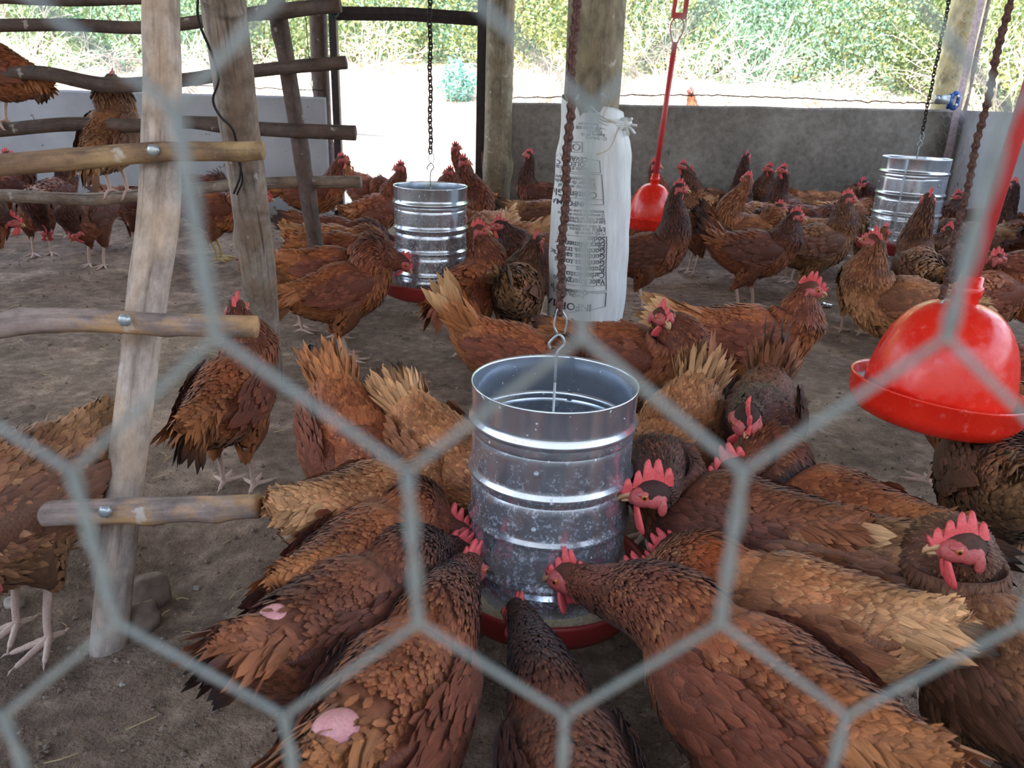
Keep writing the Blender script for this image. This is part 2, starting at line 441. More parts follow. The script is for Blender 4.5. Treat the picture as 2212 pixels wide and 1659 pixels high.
# kerb under the walls
for nm, x0, x1 in (('kerb_left', -4.0, xl + .1), ('kerb_right', xr0 - .1, xc)):
    b = MB(); b.add(*loft(catmull([(x0, YW - 0.10, 0.015), ((x0 + x1) / 2, YW - 0.09, 0.03), (x1, YW - .1, 0.02)], 20), 0.06, 0.045, 10)); tag(link(nm, b.mesh(nm, M_WALL)), kind='structure')

def log(P, r, name, mat, parent=None, seg=16, n=40, knots=3, rough=0.06):
    r = np.atleast_1d(np.array(r, float)); Q = catmull(P, n); rr = np.interp(np.linspace(0, 1, n), np.linspace(0, 1, len(r)), r) if len(r) > 1 else np.full(n, r[0])
    ph = rng.random(4) * 6; th = np.arange(seg) * 2 * PI / seg; t = np.linspace(0, 1, n)[:, None]
    bump = 1 + rough * np.sin(2 * th[None] + ph[0] + t * 3) * .6 + rough * 0.5 * np.sin(3 * th[None] + ph[1] + t * 9) + rough * .5 * np.sin(t * 37 + ph[2]) * np.sin(th[None] + ph[3])
    for k in range(knots):
        tk, ak = rng.random(), rng.random() * 6.28
        bump = bump + 0.22 * np.exp(-((t - tk) * n / 2.2) ** 2) * np.clip(np.cos(th[None] - ak), 0, 1) ** 4
    b = MB(); V, F, G = loft(Q, rr, None, seg, True, bump); b.add(V, F, G)
    return link(name, b.mesh(name, mat), parent)

# door frame and posts
Zt = 2.34
def vpost(name, px, py, Y, r, label, mat, cat='post', z0=-0.05, lean=(0, 0), seg=18, tag_=True):
    p = at(px, py, Y)
    o = log([(p.x + lean[0] * (z0 - p.z), Y + lean[1] * (z0 - p.z), z0), (p.x, Y, p.z), (p.x + lean[0] * (Zt - p.z), Y + lean[1] * (Zt - p.z), Zt)], r, name, mat, None, seg, 50, 4, 0.04)
    return tag(o, label, cat)
vpost('wooden_post', 1077, 230, YW - 0.02, [0.092, 0.086, 0.082], 'round weathered wooden post beside the dark metal door frame', M_POST)
vpost('wooden_post', 690, 100, YW + 0.10, [0.058, 0.055], 'brown wooden post standing at the broken end of the pale wall', M_DARKW, z0=-.05)
vpost('wooden_post', 2052, 190, YW + 0.18, [0.10, 0.095], 'pale cream wooden corner post behind the pink steel angle', M_PALE)
vpost('wooden_post', 2100, 60, YW + 0.22, [0.075, 0.07], 'brown wooden corner post just behind the steel angle and hex netting', M_DARKW)
df = thing('door_frame', 'dark metal frame around the bright doorway', 'door frame', at(880, 460, YW + .04) * 1.0)
df.location = (0, YW + 0.04, 0)
def fbox(name, x0, x1, z0, z1, mat, y0=-0.03, y1=0.03, rz=0):
    b = MB(); b.add(*box(x0, x1, y0, y1, z0, z1)); o = link(name, b.mesh(name, mat, False), df)
    md = o.modifiers.new('bevel', 'BEVEL'); md.width = 0.004; md.segments = 2; return o
a = at(1028, 250, YW); c = at(1047, 250, YW); fbox('door_post', a.x, c.x, -0.02, Zt, M_DARKM)
e = at(713, 150, YW); g = at(722, 150, YW); fbox('door_post', e.x, g.x + .02, -0.02, Zt, M_DARKM)
p0 = at(735, 28, YW); p1 = at(1030, 40, YW)
b = MB(); b.add(*loft([(g.x, 0, p0.z), ((p0.x + p1.x) / 2, 0, (p0.z + p1.z) / 2 + .012), (a.x + .01, 0, p1.z)], 0.025, 0.040, 4)); link('top_bar', b.mesh('top_bar', M_DARKM, False), df)
h = at(1044, 345, YW); b = MB(); b.add(*loft([(h.x, -0.03, h.z - .05), (h.x, -0.03, h.z + .05)], 0.016, None, 10)); link('hinge', b.mesh('hinge', M_RUST), df)
# hose ring on the frame
p = at(721, 23, YW + 0.0); b = MB()
for k in range(3):
    t = np.linspace(0, 2 * PI, 25); b.add(*loft(np.stack([p.x + (0.033 + .003 * k) * np.cos(t), p.y - 0.008 * k + 0 * t, p.z + (0.036 - .002 * k) * np.sin(t)], 1), 0.005, None, 6, False))
tag(link('hose_coil', b.mesh('hose_coil', plain('green_hose', srgb(34, 66, 60), 0.4))), 'small dark green hose loop hung at the corner of the door frame', 'hose')
# steel angle at the far corner
p = at(2076, 200, YW - 0.08); q = MB(); q.add(*box(-0.022, 0.022, -0.004, 0.004, 0, Zt)); q.add(*box(0.018, 0.024, 0, 0.05, 0, Zt))
o = tag(link('angle_post', q.mesh('angle_post', plain('pinkish_steel', srgb(180, 160, 164), 0.4, .3), False)), 'pale pink grey steel angle upright at the far wall corner', 'post'); o.location = (p.x, p.y, 0)
p = at(2050, 217, YW - 0.1); cl = thing('gate_clamp', 'blue and silver bolted clamp on the corner post above the wall', 'clamp', p)
b = MB(); t = np.linspace(0, 2 * PI, 21); b.add(*loft(np.stack([0.035 + 0.022 * np.cos(t), 0 * t, 0.045 * np.sin(t)], 1), 0.010, .014, 8, False)); b.add(*box(-0.005, 0.02, -0.01, 0.01, -0.05, 0.04)); link('clamp_ring', b.mesh('clamp_ring', M_BLUE), cl)
b = MB(); b.add(*box(-0.09, 0.0, -0.012, 0.012, -0.02, 0.03)); b.add(*ellipsoid((-0.08, -0.018, 0.01), (0.014, 0.01, 0.014), 8, 6)); link('clamp_strap', b.mesh('clamp_strap', M_WIRE), cl)
for s in (-1, 1): b = MB(); b.add(*ellipsoid((0.04, -0.018, s * 0.026), (0.010, .008, .010), 8, 6)); link('bolt', b.mesh('bolt', M_GALV), cl)
# wires on top of the walls
def wirepath(pts, r, n=60, jit=0.004):
    Q = catmull(pts, n); Q[1:-1] += rng.normal(0, jit, (n - 2, 3)); return loft(Q, r, None, 5, True)
b = MB(); b.add(*wirepath([at(1108, 212, YW + .02), at(1500, 205, YW + .02), at(1800, 216, YW + .02), at(2050, 224, YW + .02)], 0.004, 90, 0.003)); b.add(*wirepath([at(1107, 0, YW), at(1109, 100, YW), at(1107, 215, YW)], 0.003, 30, .002))
tag(link('fence_wire', b.mesh('fence_wire', M_DKCHAIN)), 'thin sagging wire along the top of the grey back wall', 'wire')
b = MB(); b.add(*wirepath([at(-100, 175, YW + .02), at(300, 180, YW + .02), at(700, 196, YW + .02)], 0.003, 70, 0.004)); b.add(*wirepath([at(655, -10, YW - .05), at(665, 100, YW - .05), at(676, 200, YW - .05)], 0.003, 30, .003))
tag(link('fence_wire', b.mesh('fence_wire', M_DKCHAIN)), 'thin wire along the top of the pale wall behind the perches', 'wire')

# far hexagonal netting on the corner and the openings
def hexnet(name, O, R, D, a0, a1, b0, b1, w, r, label, mat, seg=4):
    """fine netting: one object, plain hexagon edges"""
    O, R, D = np.array(O), np.array(R), np.array(D); b = MB()
    tw, sl = w * 0.62, w * 0.38; rows = int((b1 - b0) / (tw + sl)); cols = int((a1 - a0) / w)
    for c in range(cols):
        for sgn in (-1, 1):
            P = []
            for q in range(rows):
                a = a0 + c * w + (0 if q % 2 == 0 else sgn * w / 2)
                P += [O + R * a + D * (b0 + q * (tw + sl)), O + R * a + D * (b0 + q * (tw + sl) + tw)]
            b.add(*loft(P, r, None, seg, False))
    return tag(link(name, b.mesh(name, mat)), label, 'netting')
hexnet('wire_netting', (xc - 0.10, YW - 0.05, 0), (0.35, -0.93, 0), (0, 0, 1), 0.0, 0.28, 0.2, 2.2, 0.055, 0.0011, 'fine hexagonal netting stretched over the far corner post', M_WIRE, 3)
hexnet('wire_netting', (xr0, YW + 0.02, 0), (1, 0, 0), (0, 0, 1), 0.0, xc - xr0, 0.82, 2.3, 0.055, 0.0006, 'fine hexagonal netting filling the opening above the grey back wall', M_WIRE, 3)

# ---------------------------------------------------------------- vegetation
def mat_leaf(name, tr=0.35):
    t = NT(name); a = t.n('ShaderNodeAttribute', attribute_name='Col'); t.set(Base_Color=a.outputs['Color'], Roughness=0.6)
    return t.m
M_LEAF = mat_leaf('leaf')
M_TWIG = plain('dry_twig', srgb(205, 192, 176), 0.8, 0, 0.1, 20)
M_STEM = plain('brown_stem', srgb(120, 100, 84), 0.8, 0, 0.1, 20)
def leaves(c, r, n, col, size=0.05, hollow=0.45):
    col = [x * 0.80 for x in col]
    u = rng.normal(0, 1, (n, 3)); u /= np.linalg.norm(u, axis=1)[:, None]
    k = hollow + (1 - hollow) * rng.random(n) ** 0.6
    f = np.array([1 + 0.5 * noise.noise(Vector(x) * 2.3 + Vector(c)) + 0.35 * noise.noise(Vector(x) * 6 + Vector(c)) for x in u])
    P = np.array(c) + u * np.array(r) * (k * f)[:, None]
    A = rng.normal(0, 1, (n, 3)); A /= np.linalg.norm(A, axis=1)[:, None]; B = np.cross(A, rng.normal(0, 1, (n, 3))); B /= np.linalg.norm(B, axis=1)[:, None]
    s = size * rng.uniform(0.5, 1.3, n)[:, None]
    V = np.stack([P - A * s * .5, P + B * s * .28, P + A * s * .5, P - B * s * .28], 1).reshape(-1, 3)
    F = (np.arange(n)[:, None] * 4 + np.arange(4)[None])
    C = np.array(col) * rng.uniform(0.7, 1.3, n)[:, None] * np.array([1, 1, 1]) + np.array([.06, .03, 0]) * rng.random(n)[:, None]
    return V, F, np.repeat(C, 4, 0).clip(0, .9)
def twigs(p, h, n, spread, r=0.010, seed=0):
    R = random.Random(seed); b = MB()
    def go(p, d, l, r, k):
        q = [Vector(p)]; dd = Vector(d)
        for i in range(4):
            dd = (dd + Vector((R.gauss(0, .18), R.gauss(0, .18), R.gauss(0, .14)))).normalized(); q.append(q[-1] + dd * l / 4)
        b.add(*loft([tuple(v) for v in q], np.linspace(r, r * .5, 5), None, 4, False))
        if k > 0:
            for _ in range(R.choice((2, 3))):
                j = R.choice((2, 3, 4)); go(q[j], (dd + Vector((R.gauss(0, .55), R.gauss(0, .4), R.gauss(0.05, .45)))).normalized(), l * R.uniform(.55, .85), r * .6, k - 1)
    for i in range(n):
        a = R.uniform(0, 2 * PI); go(p, Vector((math.cos(a) * spread, math.sin(a) * spread * .6, 1)).normalized(), h * R.uniform(.4, .65), r, 3)
    return b
def bush(px, py, Y, w, h, col, label, n=5200, size=0.055, cat='bush', grp='bushes beyond the wall'):
    c = at(px, py, Y); g = og(c.x, Y); o = thing('bush', label, cat, (c.x, Y, g), 0, grp)
    V, F, C = leaves((0, 0, h * 0.30), (w * .55, w * .42, h * 0.62), n, col, size, 0.35)
    link('foliage', mesh('foliage', V, F, col=C, smooth=False, mat=M_LEAF), o)['kind'] = 'stuff'
    link('branches', twigs((0, 0, 0), h, 4, .7, .014, int(px)).mesh('branches', M_STEM), o)
G1, G2, G3, G4 = srgb(138, 166, 118), srgb(138, 182, 152), srgb(168, 180, 116), srgb(116, 150, 108)
for a in [
    (60, 60, 11.5, 2.6, 1.9, G1, 'green bush behind the upper perches at the far side'),
    (300, 50, 12.2, 3.0, 2.4, G2, 'pale green bush seen beside the foreground perch pole'),
    (560, 60, 12.4, 2.6, 2.3, G1, 'green bush seen between the two wooden rack poles'),
    (760, 40, 12.8, 2.8, 2.6, G3, 'yellow green bush behind the top bar of the doorway'),
    (900, 70, 13.5, 2.6, 2.2, G2, 'pale bush seen through the doorway behind the hanging chain'),
    (1130, 50, 13.0, 2.4, 2.6, G3, 'yellowish bush behind the round post beside the doorway'),
    (1390, 60, 12.6, 2.4, 2.6, G3, 'light green bush just beside the hanging red pipe'),
    (1560, 70, 12.8, 3.0, 2.4, G2, 'blue green bush behind the bare grey branches'),
    (1730, 80, 12.0, 2.8, 2.3, G2, 'bright blue green bush, widest above the grey wall'),
    (1900, 70, 12.2, 2.6, 2.4, G3, 'yellow green bush in front of the corner post'),
    (2090, 60, 11.6, 2.4, 2.3, G1, 'green bush directly behind the corner post'),
    (2230, 80, 11.0, 2.2, 2.0, G3, 'pale green bush at the far right edge'),
]: bush(*a, n=12000, size=.06)
for a in [(200, -60, 15.5, 5.5, 3.6, G4, 'tall darker tree crown above the perches'), (800, -60, 16.0, 5.5, 3.8, G1, 'tall pale tree crown above the doorway'),
          (1330, -40, 16.0, 5.0, 3.8, G4, 'tall tree crown behind the sack post'), (1800, -40, 16.0, 5.5, 4.0, G2, 'tall blue green tree crown above the grey wall'), (2250, -40, 15.5, 5.0, 3.8, G4, 'tall dark tree crown behind the corner post'), (-250, -20, 15, 4.5, 3.4, G1, 'tree crown at the far left edge beyond the wall')]:
    bush(*a, n=15000, size=0.11, cat='tree', grp='tree crowns behind the bushes')
for i, (px, py, Y, h, n, lab) in enumerate([(40, 190, 9.4, 1.1, 9, 'tangle of dry pale branches behind the upper perches'), (190, 190, 9.0, 1.0, 9, 'dry pale branch heap beside the perch pole'), (480, 185, 9.6, 0.9, 8, 'dry branch heap between the two rack poles'), (640, 190, 9.8, .8, 7, 'low dry branches at the post beside the doorway'),
        (1170, 190, 10.5, 0.8, 7, 'sparse dry branches beside the sack post'), (1440, 178, 10.2, 1.0, 10, 'bare grey branches beside the hanging red pipe'), (1560, 178, 10.0, 1.1, 12, 'wide bare branched shrub above the grey wall'), (1780, 190, 10.6, 0.6, 7, 'low dry twigs under the blue green bush'), (2170, 190, 9.4, 1.2, 10, 'tangle of pale branches beyond the corner post'), (800, 140, 11.5, .7, 7, 'dry twigs seen through the doorway beside the chain')]):
    p = at(px, py, Y); p.z = og(p.x, Y) - 0.05
    o = link('dry_branches', twigs((0, 0, 0), h * 1.15, n + 5, 1.3, .013, 50 + i).mesh('dry_branches', M_TWIG)); o.location = p
    tag(o, lab, 'branches', 'dry branches beyond the wall')
c = at(992, 132, 10.5); o = thing('bush', 'small teal bush seen through the doorway near its metal post', 'bush', (c.x, 10.5, og(c.x, 10.5)), 0, 'bushes beyond the wall')
V, F, C = leaves((0, 0, 0.22), (0.26, .25, 0.24), 1500, srgb(128, 190, 176), .05); link('foliage', mesh('foliage', V, F, col=C, smooth=False, mat=M_LEAF), o)['kind'] = 'stuff'
p0, p1 = at(768, 287, 6.6), at(828, 291, 6.9)
b = MB(); P = np.array([p0 - (p1 - p0) * .6, p0, p1]); b.add(*loft(P, .021, None, 14, False)); b.add(*loft(P[::-1], .017, None, 14, False)); tag(link('plastic_pipe', b.mesh('plastic_pipe', M_PVC)), 'short white plastic pipe lying outside the doorway', 'pipe')

# ---------------------------------------------------------------- roosting rack
rk = thing('roosting_rack', 'timber roosting rack of leaning poles with bolted log perches', 'perch rack', (-0.9, 1.9, 0))
rk.location = (0, 0, 0)
M = lambda q: tuple(q)
pA = [at(205, 1720, 0.98), at(238, 1340, 1.06), at(298, 800, 1.19), at(342, 470, 1.28), at(350, 200, 1.36), at(346, -60, 1.44)]
log([M(x) for x in pA] + [M(pA[-1] + (pA[-1] - pA[-2]) * 1.5)], [0.0285, .029, .0295, .0325, .029, .028, .027], 'pole', M_POLE, rk, 24, 90, 6, 0.05)
pB = [at(584, 840, 2.22), at(556, 560, 2.05), at(520, 300, 1.92), at(490, 60, 1.80), at(474, -60, 1.75)]
log([M(x) for x in pB] + [M(pB[-1] + (pB[-1] - pB[-2]) * 3)], [0.043, .045, .046, .046, .045], 'pole', M_GREY, rk, 24, 90, 5, 0.05)
pC = [at(712, 700, 2.95), at(672, 470, 2.90), at(630, 200, 2.86), at(592, -30, 2.82)]
log([M(x) for x in pC] + [M(pC[-1] + (pC[-1] - pC[-2]) * 2)], [0.030, .029, .028], 'pole', M_DARKW, rk, 18, 70, 5, 0.05)
def perch(px, Y, r, mat, n=50, lab=None):
    o = log([M(at(x, y, Y)) for x, y in px], r, 'perch', mat, rk, 18, n, 5, 0.05)
    if lab: o['label'] = lab
    return o
P1 = perch([(-260, 372), (0, 356), (200, 340), (335, 329), (450, 327), (568, 325)], 1.27, [0.017, .0175, .0155, .0145], M_BAMB, 60, 'yellowish peeled perch log')
P2 = perch([(-260, 735), (-60, 712), (60, 695), (170, 692), (330, 700), (450, 703), (553, 706)], 1.13, [.0185, .019, .0175, .0175], M_PERCH, 70)
P3 = perch([(-260, 1118), (0, 1112), (200, 1106), (400, 1100), (560, 1093)], 1.00, [.0185, .0195, .0185, .017], M_PERCH, 60)
perch([(-200, 60), (0, 55), (150, 54), (300, 60), (420, 48), (560, 28), (735, 10)], 2.74, [.020, .019, .020, .024], M_DARKW, 70)
perch([(-200, 175), (0, 162), (90, 158), (240, 184), (400, 172), (560, 152), (748, 135)], 2.78, [.022, .021, .024, .02, .021], M_DARKW, 70)
perch([(-200, 300), (0, 281), (150, 268), (300, 272), (400, 264), (560, 278), (768, 287)], 2.84, [.023, .024, .021, .025], M_DARKW, 70)
perch([(-200, 430), (0, 422), (200, 430), (400, 410), (560, 396), (780, 392)], 2.90, [.021, .022, .02, .022], M_GREY, 70)
perch([(-200, -2), (0, -4), (160, 2), (330, -3)], 2.7, [.016], M_DARKW, 30)
bb = MB(); V, F, G = loft([(0, 0, 0), (0, -0.007, 0)], 0.0095, None, 6); bb.add(V, F, G); bb.add(*ellipsoid((0, -0.007, 0), (0.0085, .004, .0085), 10, 6)); bm_ = bb.mesh('bolt', M_WIRE)
for pp_, x, y, Y in ((P1, 334, 324, 1.25), (P2, 272, 690, 1.106), (P3, 230, 1102, 0.978)):
    link('bolt', bm_, pp_, M=Matrix.Translation(at(x, y, Y)))
b = MB(); P = [at(430, -30, 1.72), at(428, 40, 1.74), at(455, 110, 1.77), at(472, 170, 1.79), at(460, 215, 1.81), at(475, 250, 1.82), at(500, 275, 1.83), at(510, 305, 1.85), at(520, 370, 1.88), at(505, 418, 1.90)]
b.add(*loft(catmull([M(x) for x in P], 60), 0.0028, None, 6)); b.add(*loft(catmull([M(at(512, 340, 1.87)), M(at(524, 385, 1.89)), M(at(512, 420, 1.91))], 12), 0.0022, None, 6))
tag(link('cable', b.mesh('cable', M_BLACK)), 'black cable looping down the grey weathered rack pole', 'cable')

# ---------------------------------------------------------------- sack post
YS = 2.62
ps = at(1284, 120, YS); pb = at(1290, 600, YS)
tag(log([(ps.x, YS, -0.05), (ps.x, YS, 0.7), (ps.x, YS, 1.4), (ps.x, YS, Zt)], [0.090, .088, .084], 'wooden_post', M_POST, None, 28, 70, 3, 0.03), 'thick round wooden post wrapped by the white sack', 'post')
sk = thing('feed_sack', 'white woven sack printed upside down, tied around the thick post', 'sack', (ps.x, YS, 0))
zt = at(1222, 208, YS - .1).z; zr = at(1345, 250, YS - .1).z
def sack_axis(z):
    t = np.clip(z / zt, 0, 1)
    rx = np.interp(t, [0, .06, .3, .55, .8, .92, 1.0], [.118, .128, .132, .131, .118, .100, .092])
    cx = np.interp(t, [0, .3, .6, .85, 1.0], [0.020, .022, .018, .018, 0.0])
    return rx, cx
def sack_pt(a, z):
    rx, cx = sack_axis(z); k = 1 + 0.030 * math.sin(a * 3 + z * 5) * min(1, max(0, 1.3 - z / zt)) + .012 * math.sin(a * 9 + z * 14) + 0.010 * math.sin(z * 40 + a * 2)
    return cx + rx * k * math.cos(a), rx * k * 0.93 * math.sin(a), z
sg, nz = 72, 70; V = []; G = []
for i in range(nz):
    for j in range(sg):
        a = 2 * PI * j / sg; ztop = zt - (zt - zr) * (0.5 + 0.5 * math.cos(a)) - 0.012 * math.sin(a * 2)
        z = 0.004 + (ztop - 0.004) * i / (nz - 1); V.append(sack_pt(a, z)); G.append((a, 0, z))
F = [(i * sg + j, i * sg + (j + 1) % sg, (i + 1) * sg + (j + 1) % sg, (i + 1) * sg + j) for i in range(nz - 1) for j in range(sg)]
b = MB(); b.add(V, F, G); o = link('sack_body', b.mesh('sack_body', M_SACK), sk); md = o.modifiers.new('s', 'SOLIDIFY'); md.thickness = 0.0015; md.offset = -1
kx, kz = at(1352, 268, YS - .07).x - ps.x, at(1352, 268, YS - .07).z
b = MB(); b.add(*ellipsoid((kx, -0.05, kz), (.022, .018, .020), 14, 10))
for dx, dz in ((.035, -.004), (.032, -.028), (.02, .018), (.012, -.034)): b.add(*loft(catmull([(kx, -.05, kz), (kx + dx * .5, -.06, kz + dz * .4), (kx + dx, -.058, kz + dz)], 8), [.008, .007, .006, .005, .006, .008, .010, .004], [.004] * 8, 8))
for s in range(5): b.add(*loft(catmull([(kx, -.055, kz), (kx - .035 - .01 * s, -.075 - .004 * s, kz - .004 + .012 * (s - 2)), (kx - .075 - .01 * s, -.105, kz + .010 + .02 * (s - 2))], 10), np.linspace(.010, .002, 10), np.linspace(.007, .001, 10), 8))
link('knot', b.mesh('knot', M_SACK), sk)
b = MB(); b.add(*loft(catmull([(kx - .02, -.075, kz - .01), (kx - .05, -.118, kz - .07), (kx - .09, -.128, kz - .09)], 20), .0012, None, 5)); b.add(*loft(catmull([(kx - .02, -.07, kz), (kx - .075, -.112, kz + .02), (kx - .05, -.112, kz + .07)], 20), .0012, None, 5)); link('tie_string', b.mesh('tie_string', M_STRAW), sk)
def drape(x, z, off=0.0016):
    """front surface of the sack above local x, z"""
    rx, cx = sack_axis(z); c = (x - cx) / rx; a = -math.acos(max(-0.97, min(0.97, c)))
    for _ in range(3):
        q = sack_pt(a, z); a -= (x - q[0]) / max(.02, rx * abs(math.sin(a))) * -1 * -1 if False else 0
    q = sack_pt(a, z)
    return (q[0], q[1] - off, z)
def text_part(s, x_right, z_mid, h, squeeze=1.0, bold=0.0):
    """text turned upside down: it starts at x_right and runs towards -x"""
    cu = bpy.data.curves.new('t', 'FONT'); cu.body = s; cu.size = 1; cu.resolution_u = 3; cu.offset = bold
    ob = bpy.data.objects.new('t', cu); COL.objects.link(ob); dg = bpy.context.evaluated_depsgraph_get()
    me = bpy.data.meshes.new_from_object(ob.evaluated_get(dg)); bpy.data.objects.remove(ob)
    bmm = bmesh.new(); bmm.from_mesh(me); bmesh.ops.subdivide_edges(bmm, edges=[e for e in bmm.edges if e.calc_length() > .3], cuts=2); bmesh.ops.triangulate(bmm, faces=bmm.faces)
    V = [v.co.copy() for v in bmm.verts]; F = [[v.index for v in f.verts] for f in bmm.faces]; bmm.free(); bpy.data.meshes.remove(me)
    out = []
    for v in V:
        x = x_right - v.x * h * squeeze; z = z_mid + h * 0.35 - v.y * h
        out.append(drape(x, z))
    return out, F
def sx_(px, py): p = at(px, py, YS - .12); return p.x - ps.x
def sz_(px, py): return at(px, py, YS - .12).z
b = MB()
rows = [(665, 'INFORMAÇÃO', 26, 1277), (640, 'Porção de 50 g', 14, 1262), (632, 'Quantidade p', 17, 1270), (611, 'Valor Energético', 19, 1308), (596, 'Carboidratos', 19, 1308), (583, 'Proteínas', 19, 1308), (570, 'Gorduras totais', 19, 1308), (556, 'Gorduras saturadas', 19, 1308), (544, 'Gorduras trans', 19, 1308), (531, 'Fibra Alimentar', 19, 1308), (518, 'Sódio', 19, 1308),
        (506, '(*) VD Valores de', 11, 1309), (498, '8 400 kJ. Seus diários', 11, 1309), (491, '** % Valor estabelecido', 11, 1309), (482, 'Este produto enriquecido', 11, 1309), (475, 'fólico./100g de farinha', 11, 1308), (467, 'O enriquecimento durante', 11, 1307), (459, 'formação de tubo neural', 11, 1306),
        (442, 'INFORMAÇÕES', 17, 1262), (423, 'Contém Glúten', 21, 1290), (407, 'Conservar em local', 12, 1288), (398, 'Proteger da umidade', 12, 1286), (389, 'Não contém corantes', 12, 1284),
        (368, 'Ácido e Açúcar', 13, 1272), (357, 'ÓLEOS: CANOLA E', 15, 1264), (346, 'CEVADA, AVEIA', 15, 1270), (301, 'C/ - Industria', 10, 1312), (293, 'Rodovia BR 16', 10, 1308), (286, 'Fone/Fax', 10, 1302), (278, 'CEP 66000-000', 10, 1300), (270, 'Fabricado por', 9, 1294)]
for y, s, hp, xr in rows:
    V, F = text_part(s, sx_(xr, y), sz_(xr, y), hp * 0.00145 * .92, 0.98 if hp > 14 else .9, 0.012 if hp > 16 else 0.004); b.add(V, F)
tag(link('printed_text', b.mesh('printed_text', M_INK, False), sk), kind='stuff')
def line(p, q, wd=0.0011):
    n = 16; x0, z0, x1, z1 = sx_(*p), sz_(*p), sx_(*q), sz_(*q); P = [drape(x0 + (x1 - x0) * i / (n - 1), z0 + (z1 - z0) * i / (n - 1)) for i in range(n)]
    return loft(P, wd, 0.0005 if abs(x1 - x0) > abs(z1 - z0) else None, 4, True)
b = MB()
for y in (512, 525, 538, 551, 564, 577, 590, 604, 618): b.add(*line((1206, y - 3), (1311, y)))
b.add(*line((1311, 512), (1311, 628))); b.add(*line((1208, 626), (1311, 630))); b.add(*line((1311, 634), (1310, 664))); b.add(*line((1212, 628), (1310, 634))); b.add(*line((1230, 676), (1310, 664)))
b.add(*line((1300, 378), (1305, 442))); b.add(*line((1210, 440), (1305, 443))); b.add(*line((1210, 428), (1303, 432))); b.add(*line((1212, 376), (1300, 378))); b.add(*line((1212, 335), (1296, 348))); b.add(*line((1296, 348), (1298, 374))); b.add(*line((1212, 372), (1298, 374)))
for p, q in (((1236, 308), (1258, 308)), ((1236, 330), (1258, 330)), ((1258, 308), (1258, 330)), ((1236, 308), (1236, 330))): b.add(*line(p, q))
t = np.linspace(0, 2 * PI, 14); 
for i in range(13): b.add(*line((1246 + 7 * math.cos(t[i]), 319 + 7 * math.sin(t[i])), (1246 + 7 * math.cos(t[i + 1]), 319 + 7 * math.sin(t[i + 1])), .0013))
tag(link('printed_lines', b.mesh('printed_lines', M_INK, False), sk), kind='stuff')

# ---------------------------------------------------------------- chains
def plate(pitch, r, th, y):
    n = 10; pts = []
    for k in range(n + 1): a = -PI / 2 + PI * k / n * 1.0; pts.append((math.cos(a + PI) * 0 + r * math.cos(a - PI / 2 + PI) , 0))
    pts = []
    for k in range(12): a = math.radians(-60 + 300 * k / 11 - 90 + 0) ; 
    up = [(r * math.cos(math.radians(a)), pitch / 2 + r * math.sin(math.radians(a))) for a in range(-35, 216, 25)]
    wl = [(-r * .58, 0)]
    dn = [(-x, -z) for x, z in up]
    out = up + [(-r * .6, 0)] + dn + [(r * .6, 0)]
    V = [(x, y - th / 2, z) for x, z in out] + [(x, y + th / 2, z) for x, z in out]; m = len(out)
    F = [list(range(m))[::-1], list(range(m, 2 * m))] + [[i, (i + 1) % m, m + (i + 1) % m, m + i] for i in range(m)]
    return V, F
def link_meshes(p):
    r = p * 0.38; a = MB(); w = p * .42
    for s in (-1, 1): a.add(*plate(p, r, p * .09, s * w)); 
    for s in (-1, 1):
        P = [(0, -w * 1.15, s * p / 2), (0, w * 1.15, s * p / 2)]; a.add(*loft(P, r * .42, None, 8))
    c = MB()
    for s in (-1, 1): c.add(*plate(p, r * .95, p * .09, s * w * .72)); c.add(*loft([(0, -w * .72, s * p / 2), (0, w * .72, s * p / 2)], r * .7, None, 10))
    return a.mesh('outer_link', M_RUST), c.mesh('inner_link', M_RUST)
def oval_mesh(p, r, mat):
    t = np.linspace(0, 2 * PI, 15); b = MB(); b.add(*loft(np.stack([p * .42 * np.cos(t), 0 * t, (p * .5 + r * 1.6) * np.sin(t)], 1), r, None, 6, False)); return b.mesh('link', mat)
def chain(x, y, z0, z1, p, style, label, lean=(0, 0), yaw=0, tw=0.0):
    o = thing('hanging_chain', label, 'chain', (x, y, z0)); n = int((z1 - z0) / p)
    if style == 'roller': A, B_ = link_meshes(p)
    else: A = B_ = oval_mesh(p, p * .16, M_DKCHAIN)
    for i in range(min(n, 290)):
        z = (i + .5) * p; sw = 0.0015 * math.sin(i * .7)
        M_ = Matrix.Translation((lean[0] * z + sw, lean[1] * z, z)) @ Matrix.Rotation(math.atan(lean[0]), 4, 'Y') @ Matrix.Rotation(yaw + tw * i + (0 if style == 'roller' else (PI / 2 * (i % 2) + .4)), 4, 'Z')
        link('link', A if i % 2 == 0 else B_, o, M=M_)
    return o
def hook_wire(b, x, y, z, r=0.0018, h=0.03, w=0.010):
    """an S hook standing on z"""
    P = [(x, y, z - h * 1.4), (x, y, z), (x + w * .3, y, z + h * .4), (x + w, y, z + h * .8), (x + w * .2, y, z + h * 1.25), (x - w, y, z + h * .8), (x - w * .9, y, z + h * .45)]
    b.add(*loft(catmull(P, 36), r, None, 8))

